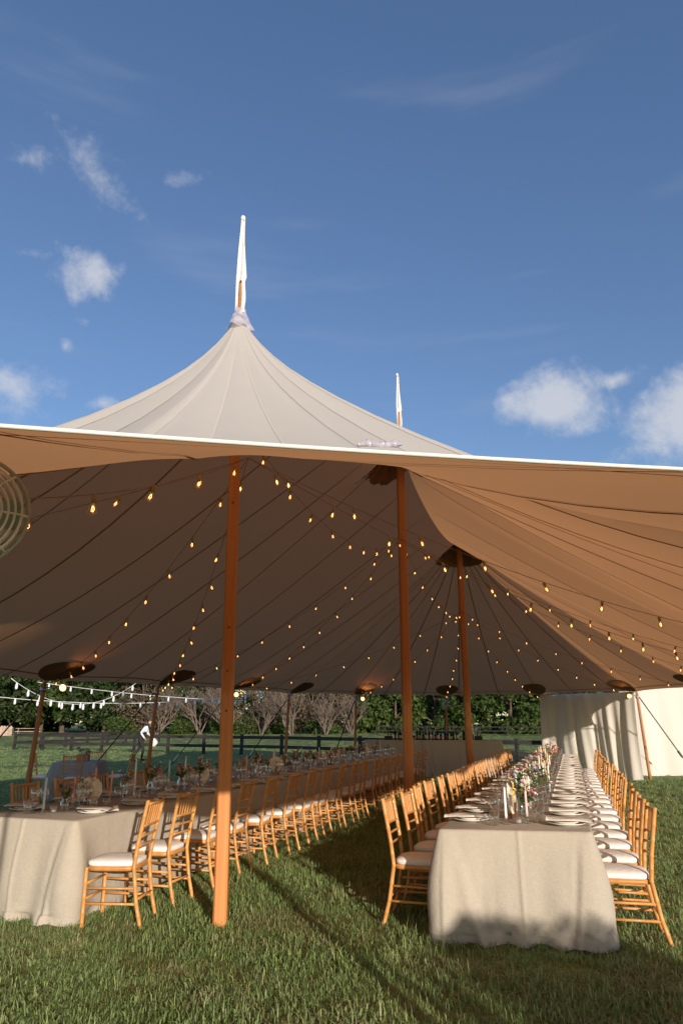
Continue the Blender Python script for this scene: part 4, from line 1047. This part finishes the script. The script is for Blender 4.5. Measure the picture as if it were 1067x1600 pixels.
# ---------------------------------------------------------------- trees
def leaf_cloud(b, rk, c, rx, ry, rz, n, size, hollow=.55):
    for k in range(n):
        while True:
            p = Vector((rk.gauss(0, 1), rk.gauss(0, 1), rk.gauss(0, 1)))
            if p.length > .05: break
        p = p.normalized()*(rk.uniform(hollow**3, 1)**(1/3)); q = Vector((c[0]+p.x*rx, c[1]+p.y*ry, c[2]+p.z*rz))
        nrm = (p+Vector((rk.uniform(-.9, .9), rk.uniform(-.9, .9), rk.uniform(-.5, .9)))).normalized(); a = nrm.orthogonal().normalized(); a.rotate(Matrix.Rotation(rk.uniform(0, 6.28), 3, nrm)); d = nrm.cross(a)
        s = size*rk.uniform(.6, 1.3)
        b.add([q-a*s, q-d*s*.45+nrm*s*.1, q+a*s, q+d*s*.45+nrm*s*.1], [(0, 1, 2, 3)])
def tree(x, y, h, wd, seed, leafm, label, group, clear=.25, size=.30, nl=2600, name='broadleaf_tree', cl=26):
    rk = random.Random(seed); t = thing(name, label, 'tree', (x, y, gz(x, y)-.03), rk.uniform(0, 6.28), group)
    b = MB(); top = Vector((rk.uniform(-.4, .4), rk.uniform(-.4, .4), h*.75)); tr = h*.022+.05
    b.tube([(0, 0, 0), (0, 0, .3), top*.35, top*.7, top], [tr*1.5, tr, tr*.85, tr*.5, tr*.2], 9); cents = []
    for k in range(cl):
        f = rk.uniform(clear, .97); q = rk.uniform(0, 6.28); prof = math.sin(min(1, (f-clear)/(1-clear)*.85+.16)*math.pi)**.6; a = wd*.5*prof*rk.uniform(.35, .95)
        cents.append(Vector((math.cos(q)*a, math.sin(q)*a, h*f*.95)))
    for c in cents[:14]:
        s = Vector((0, 0, max(h*.12, c.z*.55))); m_ = s.lerp(c, .55)+Vector((0, 0, h*.03)); b.tube([s, m_, c], [tr*.5, tr*.3, tr*.08], 6)
    kid(t, 'trunk', b.mesh('trunk', M['bark']))
    b = MB(); per = nl//cl
    for c in cents: r = wd*rk.uniform(.14, .24); leaf_cloud(b, rk, c, r, r, r*rk.uniform(.55, .8), per, size)
    kid(t, 'crown', b.mesh('crown', leafm)); return t
rk = random.Random(21)
k = 0
for x in np.arange(-66, -22, 5.0):      # dark broad trees on the left
    y = 93+rk.uniform(-3, 4)+(x+22)*-.06
    tree(x+rk.uniform(-1, 1), y, rk.uniform(9, 12), rk.uniform(8, 10.5), 100+k, M['leaf_dark'] if k % 3 else M['leaf_mid'], '%s dark broadleaf tree in the row from the open field towards the bare shrubs' % od(k), 'dark trees at the field edge', .14, .34, 4200, cl=34); k += 1
for x in np.arange(-70, 46, 8.5):       # second row: keeps the wood closed
    tree(x+rk.uniform(-1.5, 1.5), 108+rk.uniform(-3, 3), rk.uniform(11, 14), rk.uniform(10, 12), 200+k, M['leaf_dark'], '%s tall dark tree of the wood behind the front row, from the open field' % od(k-9), 'trees of the wood behind', .06, .45, 3200, cl=30); k += 1
for x in np.arange(3, 44, 4.4):         # leafy green trees on the right
    y = 90-(x-3)*.12+rk.uniform(-2, 2)
    tree(x+rk.uniform(-.8, .8), y, rk.uniform(7.5, 10), rk.uniform(6.5, 8), 300+k, M['leaf_mid'], '%s mid green tree in the bank behind the far fence, from the bare shrubs' % od(k-23), 'green trees behind the far fence', .04, .30, 4600, cl=36); k += 1
def bare_tree(x, y, h, seed):
    rk = random.Random(seed); t = thing('bare_shrub', '%s bare brown shrub tree beyond the fence counting from the dark trees' % od(seed-500), 'tree', (x, y, gz(x, y)-.03), 0, 'bare shrubs beyond the fence'); b = MB(); tw_ = MB()
    def grow(p, d, L, r, depth):
        q = p+d*L*.5+Vector((rk.uniform(-.05, .05), rk.uniform(-.05, .05), .02))*L; e = p+d*L+Vector((0, 0, .06*L)); (b if depth < 3 else tw_).tube([p, q, e], [r, r*.85, r*.62], 5 if depth < 2 else 3, False)
        if depth >= 5: return
        for k in range(rk.choice((2, 3, 3)) if depth else 3):
            nd = (d+Vector((rk.uniform(-.75, .75), rk.uniform(-.75, .75), rk.uniform(-.25, .5)))).normalized(); grow(e if k else q, nd, L*rk.uniform(.55, .85), r*.6, depth+1)
    for k in range(6):
        q = rk.uniform(0, 6.28); grow(Vector((math.cos(q)*.15, math.sin(q)*.15, 0)), Vector((math.cos(q)*rk.uniform(.2, .9), math.sin(q)*rk.uniform(.2, .9), 1)).normalized(), h*rk.uniform(.2, .32), h*rk.uniform(.008, .015), 0)
    kid(t, 'trunk', b.mesh('trunk', M['barebark'])); kid(t, 'twigs', tw_.mesh('twigs', M['barebark']))
for i, (x, y, h) in enumerate(((-21.5, 84, 7.0), (-17.0, 86, 7.5), (-13.2, 83, 6.6), (-9.4, 84, 6.8), (-5.6, 82, 7.4), (-1.8, 83, 6.8), (1.2, 86, 6.5))): bare_tree(x, y, h, 500+i)
for i, (x, y) in enumerate(((-24.5, 88), (-15.2, 90), (-11.0, 89), (-7.4, 90.5), (-3.8, 89), (-.2, 91))):
    tree(x, y, rk.uniform(6.5, 8.5), rk.uniform(5.5, 6.5), 600+i, M['leaf_tan'], '%s tan shrub behind the bare branches counting from the dark trees' % od(i), 'tan shrubs behind the bare ones', .08, .16, 3200, name='tan_shrub', cl=30)
for i, (x, y, h, wd) in enumerate(((-25.5, 82, 2.0, 4.5), (-19.2, 86, 1.8, 4), (-13.5, 85.5, 1.8, 5), (-11, 87, 2.2, 5), (-7.5, 87, 1.6, 4), (-2.5, 86, 1.7, 4.2))):
    tree(x, y, h, wd, 700+i, M['leaf_mid'], '%s low green bush at the feet of the bare shrubs, from the dark trees' % od(i), 'low bushes beyond the fence', .05, .16, 1500, name='low_bush', cl=16)
b = MB(); rw = random.Random(9)
for k in range(230):
    x = rw.uniform(-130, 110); leaf_cloud(b, rw, (x, 122+rw.uniform(-4, 6), rw.uniform(.8, 12)), rw.uniform(3, 5), 2.5, rw.uniform(2, 3.5), 110, .6, .2)
o = stuff(link('far_wood', b.mesh('far_wood', M['leaf_dark']))); o['label'] = 'dark mass of the far wood closing the field'; o['category'] = 'wood'
# unseen round shrub, added on the sun's side to shade the flower table
tree(4.35, -3.05, 2.1, 2.3, 801, M['leaf_mid'], 'round leafy shrub on the lawn outside the tent entrance', None, .08, .07, 5200, name='shade_shrub', cl=30)

# ---------------------------------------------------------------- person walking on the lawn
def skin_mesh(name, joints, bones, sub=2):
    """joints: name -> (pos, radius); bones: pairs. one continuous skin"""
    me = bpy.data.meshes.new(name); keys = list(joints); ix = {k: i for i, k in enumerate(keys)}
    me.from_pydata([joints[k][0] for k in keys], [(ix[a], ix[b]) for a, b in bones], []); o = bpy.data.objects.new(name, me); COL.objects.link(o)
    sm = o.modifiers.new('skin', 'SKIN'); sm.use_smooth_shade = True
    for k in keys:
        v = me.skin_vertices[0].data[ix[k]]; r = joints[k][1]; v.radius = r if hasattr(r, '__len__') else (r, r)
    me.skin_vertices[0].data[0].use_root = True
    ss = o.modifiers.new('sub', 'SUBSURF'); ss.levels = sub; ss.render_levels = sub
    dg = bpy.context.evaluated_depsgraph_get(); ev = o.evaluated_get(dg); out_ = bpy.data.meshes.new_from_object(ev); bpy.data.objects.remove(o); return out_
skin = mat('skin_tone', (.50, .30, .22), .6, .05, 20); vest = mat('dark_vest', (.022, .024, .03), .8, .2, 30); shirt = mat('white_shirt', (.74, .75, .78), .8, .05, 30); trou = mat('dark_trousers', (.020, .018, .018), .8, .2, 30); hairm = mat('short_hair', (.06, .04, .03), .7, .2, 60)
J = {'pelvis': ((0, 0, .95), (.15, .11)), 'waist': ((.05, 0, 1.08), (.145, .105)), 'chest': ((.17, 0, 1.30), (.17, .12)), 'neckb': ((.26, 0, 1.45), .065), 'neck': ((.295, 0, 1.51), .052), 'jaw': ((.335, 0, 1.575), (.07, .075)), 'crown': ((.355, 0, 1.68), (.085, .085)),
     'hipL': ((-.02, -.10, .90), .095), 'kneeL': ((.16, -.10, .50), .066), 'ankL': ((.10, -.10, .09), .045), 'toeL': ((.29, -.11, .04), .036),
     'hipR': ((-.02, .10, .90), .095), 'kneeR': ((-.05, .10, .48), .066), 'ankR': ((-.36, .10, .14), .045), 'toeR': ((-.24, .10, .03), .036),
     'shL': ((.22, -.19, 1.39), .066), 'elL': ((.02, -.27, 1.16), .05), 'wrL': ((.16, -.24, .97), .034), 'haL': ((.21, -.22, .91), .032),
     'shR': ((.22, .19, 1.39), .066), 'elR': ((.24, .27, 1.12), .05), 'wrR': ((.42, .24, .98), .034), 'haR': ((.48, .22, .94), .032)}
BN = [('pelvis', 'waist'), ('waist', 'chest'), ('chest', 'neckb'), ('neckb', 'neck'), ('neck', 'jaw'), ('jaw', 'crown'), ('pelvis', 'hipL'), ('hipL', 'kneeL'), ('kneeL', 'ankL'), ('ankL', 'toeL'), ('pelvis', 'hipR'), ('hipR', 'kneeR'), ('kneeR', 'ankR'), ('ankR', 'toeR'),
      ('chest', 'shL'), ('shL', 'elL'), ('elL', 'wrL'), ('wrL', 'haL'), ('chest', 'shR'), ('shR', 'elR'), ('elR', 'wrR'), ('wrR', 'haR')]
for sd, sy in (('L', -1), ('R', 1)):     # five fingers, slightly curled
    w0 = Vector(J['ha'+sd][0])
    for k in range(5):
        a = w0+Vector((.03, (k-2)*.014, -.03)); c_ = w0+Vector((.05+.01*(k % 2), (k-2)*.017, -.07 if k else -.045)); J['f%s%d' % (sd, k)] = (tuple(a), .010); J['g%s%d' % (sd, k)] = (tuple(c_), .008); BN += [('ha'+sd, 'f%s%d' % (sd, k)), ('f%s%d' % (sd, k), 'g%s%d' % (sd, k))]
pm_ = skin_mesh('body', J, BN)
for m_ in (skin, vest, shirt, trou): pm_.materials.append(m_)
def seg_d(p, a, b): ab = b-a; f = max(0, min(1, (p-a).dot(ab)/ab.length_squared)); return (p-a-ab*f).length
kinds = {'pelvis,waist': 3, 'waist,chest': 1, 'chest,neckb': 1, 'neckb,neck': 0, 'neck,jaw': 0, 'jaw,crown': 0}
for a, b_ in BN:
    if (a, b_) == ('pelvis', 'waist') or a.startswith(('hip', 'knee', 'ank')) or b_.startswith('hip'): kinds[a+','+b_] = 3
    elif a.startswith(('sh', 'el')) or b_.startswith('sh'): kinds[a+','+b_] = 2
    else: kinds.setdefault(a+','+b_, 0)
for f in pm_.polygons:
    c_ = f.center; bn = min(BN, key=lambda e: seg_d(c_, Vector(J[e[0]][0]), Vector(J[e[1]][0]))-.5*(J[e[0]][1] if not hasattr(J[e[0]][1], '__len__') else J[e[0]][1][0])); f.material_index = kinds[bn[0]+','+bn[1]]; f.use_smooth = True
pv = wp(225, 1150, 31.0)
per = thing('person', 'person in dark vest and white shirt sleeves striding bent forward across the lawn', 'person', (pv.x-.12, 31.0, 0), R(8))
kid(per, 'body', pm_)
b = MB(); b.lathe([(.05, -.05), (.088, -.02), (.095, .03), (.08, .075), (.04, .10), (.001, .105)], 14, (.345, 0, 1.68)); kid(per, 'hair', b.mesh('hair', hairm))
b = MB(); b.tube([(.425, 0, 1.63), (.45, 0, 1.61)], [.016, .010], 6); kid(per, 'nose', b.mesh('nose', skin))
for sy in (-1, 1):
    b = MB(); b.lathe([(.001, 0), (.02, .004), (.024, .02), (.014, .034), (.001, .04)], 8, (.34, sy*.088, 1.62)); kid(per, 'ear', b.mesh('ear', skin))
    b = MB(); b.lathe([(.001, -.007), (.009, 0), (.001, .007)], 8, (.425, sy*.032, 1.645)); kid(per, 'eye', b.mesh('eye', hairm))
b = MB(); b.box((.418, 0, 1.565), (.012, .045, .008)); kid(per, 'mouth', b.mesh('mouth', mat('lips', (.35, .13, .11), .6, .05, 20)))
for (tx, ty, tz), an in (((.21, -.11, .035), 0), ((-.28, .10, .045), .35)):
    b = MB(); b.box((tx, ty, tz), (.28, .10, .07), Matrix.Rotation(an, 3, 'Y'), bev=.025); kid(per, 'shoe', b.mesh('shoe', trou))
b = MB(); vs = [];
for k in range(9):
    f = k/8
    for j in range(10): q = 2*math.pi*j/10; r = (.03+.13*math.sin(f*math.pi*.9))*(1+.12*math.sin(q*3+f*4)); vs.append((r*math.cos(q)+.53, r*.6*math.sin(q)+.22, .93-.34*f))
fs = [(k*10+j, k*10+(j+1) % 10, (k+1)*10+(j+1) % 10, (k+1)*10+j) for k in range(8) for j in range(10)]; b.add(vs, fs)
bagp = per.location; bag = thing('cloth_bundle', 'white cloth bundle carried in the hand of the walking person', 'bundle', tuple(bagp), R(8)); kid(bag, 'cloth', b.mesh('cloth', M['flag']))

# ---------------------------------------------------------------- grass: clumps of blades spread by geometry nodes
def clump(seed, n, rad, h, m):
    rk = random.Random(seed); b = MB()
    for k in range(n):
        q = rk.uniform(0, 6.28); r = rad*math.sqrt(rk.random()); p = Vector((r*math.cos(q), r*math.sin(q), -.004)); L = h*rk.choice((.5, .7, .9, 1.0, 1.3))*rk.uniform(.8, 1.2); wd = rk.uniform(.0018, .0042)*(1.0 if rad < .14 else 1.8)
        a = rk.uniform(0, 6.28); lean = rk.uniform(.2, 1.7)**1.1; d = Vector((math.cos(a), math.sin(a), 0)); d2 = d.copy(); d2.rotate(Matrix.Rotation(rk.uniform(-.9, .9), 3, 'Z')); sd = Vector((-d.y, d.x, 0))*wd
        el = max(.12, 1-.5*lean); m1 = p+Vector((0, 0, L*.5*min(1, el+.25)))+d*L*min(.5, lean*.3); tip = p+Vector((0, 0, L*el*rk.uniform(.6, 1)))+d*L*min(.5, lean*.3)+d2*L*min(.75, lean*.45)
        b.add([p-sd, p+sd, m1+sd*.8, m1-sd*.8, tip], [(0, 1, 2, 3), (3, 2, 4)])
    return b.mesh('grass_clump', m)
def grass_mat():
    m = bpy.data.materials.new('grass_blades'); m.use_nodes = True; m.node_tree.nodes.clear(); t = NT(m.node_tree)
    g = t.n('ShaderNodeNewGeometry'); oi = t.n('ShaderNodeObjectInfo')
    n1 = t.n('ShaderNodeTexNoise', i_Scale=1.1, i_Detail=4.0, i_Roughness=.65); t.l(g.outputs['Position'], n1.inputs['Vector'])
    n2 = t.n('ShaderNodeTexNoise', i_Scale=.22, i_Detail=3.0); t.l(g.outputs['Position'], n2.inputs['Vector'])
    c = t.mix(g.outputs['Random Per Island'], (.095, .185, .060), (.36, .465, .190))
    c = t.mix(t.math('MULTIPLY', n2.outputs[0], .5), c, (.24, .31, .10))
    dry = t.n('ShaderNodeMapRange', interpolation_type='SMOOTHSTEP'); t.l(t.math('ADD', n1.outputs[0], t.math('MULTIPLY', t.math('SUBTRACT', g.outputs['Random Per Island'], .5), .34)), dry.inputs[0]); dry.inputs[1].default_value = .56; dry.inputs[2].default_value = .74
    c = t.mix(t.math('MULTIPLY', dry.outputs[0], .68), c, (.40, .32, .19))
    b = t.n('ShaderNodeBsdfPrincipled', i_Roughness=.45); b.inputs['Specular IOR Level'].default_value = .35; t.l(c, b.inputs['Base Color'])
    tr = t.n('ShaderNodeBsdfTranslucent'); t.l(c, tr.inputs[0]); mx = t.n('ShaderNodeMixShader'); mx.inputs[0].default_value = .35; t.l(b.outputs[0], mx.inputs[1]); t.l(tr.outputs[0], mx.inputs[2])
    o = t.n('ShaderNodeOutputMaterial'); t.l(mx.outputs[0], o.inputs[0]); return m
grassm = grass_mat()
def grass(name, label, regions, seed, cl, m=grassm):
    rng = np.random.default_rng(seed); P = []
    for d0, d1, dens_, half in regions:
        n = int(dens_*half*(d1*d1-d0*d0)); r = np.sqrt(rng.uniform(d0*d0, d1*d1, n)); x = rng.uniform(-half, half, n)*r; P += list(zip(x, np.sqrt(np.maximum(r*r-0*x, .01)), np.zeros(n)))
    P = [(x, y, gz(x, y)) for x, y, z in P]
    me = bpy.data.meshes.new(name); me.from_pydata(P, [], []); o = link(name, me); stuff(o); o['label'] = label; o['category'] = 'grass'
    src = bpy.data.collections.new(name+'_source')
    for k, c_ in enumerate(cl): src.objects.link(bpy.data.objects.new('grass_clump', c_))
    ng = bpy.data.node_groups.new(name, 'GeometryNodeTree'); ng.interface.new_socket('Geometry', in_out='INPUT', socket_type='NodeSocketGeometry'); ng.interface.new_socket('Geometry', in_out='OUTPUT', socket_type='NodeSocketGeometry')
    gi = ng.nodes.new('NodeGroupInput'); go = ng.nodes.new('NodeGroupOutput'); ci = ng.nodes.new('GeometryNodeCollectionInfo'); ci.inputs[0].default_value = src; ci.inputs[1].default_value = True; ci.inputs[2].default_value = True
    ip = ng.nodes.new('GeometryNodeInstanceOnPoints'); ip.inputs['Pick Instance'].default_value = True
    rv = ng.nodes.new('FunctionNodeRandomValue'); rv.data_type = 'FLOAT_VECTOR'; rv.inputs[0].default_value = (-.12, -.12, 0); rv.inputs[1].default_value = (.12, .12, 6.283)
    rs = ng.nodes.new('FunctionNodeRandomValue'); rs.data_type = 'FLOAT'; rs.inputs[2].default_value = .7; rs.inputs[3].default_value = 1.35; rs.inputs['Seed'].default_value = 3
    m2p = ng.nodes.new('GeometryNodeMeshToPoints')
    ng.links.new(gi.outputs[0], m2p.inputs[0]); ng.links.new(m2p.outputs[0], ip.inputs['Points']); ng.links.new(ci.outputs[0], ip.inputs['Instance']); ng.links.new(rv.outputs[0], ip.inputs['Rotation']); nt = ng.nodes.new('ShaderNodeTexNoise'); nt.inputs['Scale'].default_value = .9; nt.inputs['Detail'].default_value = 3
    mr_ = ng.nodes.new('ShaderNodeMapRange'); mr_.inputs[1].default_value = .35; mr_.inputs[2].default_value = .65; mr_.inputs[3].default_value = .55; mr_.inputs[4].default_value = 1.25
    mu = ng.nodes.new('ShaderNodeMath'); mu.operation = 'MULTIPLY'; ps = ng.nodes.new('GeometryNodeInputPosition'); ng.links.new(ps.outputs[0], nt.inputs['Vector'])
    ng.links.new(nt.outputs[0], mr_.inputs[0]); ng.links.new(mr_.outputs[0], mu.inputs[0]); ng.links.new(rs.outputs[1], mu.inputs[1]); ng.links.new(mu.outputs[0], ip.inputs['Scale']); ng.links.new(ip.outputs[0], go.inputs[0])
    md = o.modifiers.new('spread', 'NODES'); md.node_group = ng; return o
grass('lawn_grass', 'thick green lawn grass round the tables', [(2.6, 3.6, 60, .75), (3.6, 9, 150, .64), (9, 16, 72, .58), (16, 26, 26, .56)], 1, [clump(900+k, 56, .10, .078, grassm) for k in range(8)])
grass('field_grass', 'mown field grass towards the fence and trees', [(26, 50, 7, .58), (50, 92, 1.6, .58)], 2, [clump(950+k, 60, .30, .07, grassm) for k in range(4)])
print('bulbs', nb, 'objects', len(bpy.data.objects))
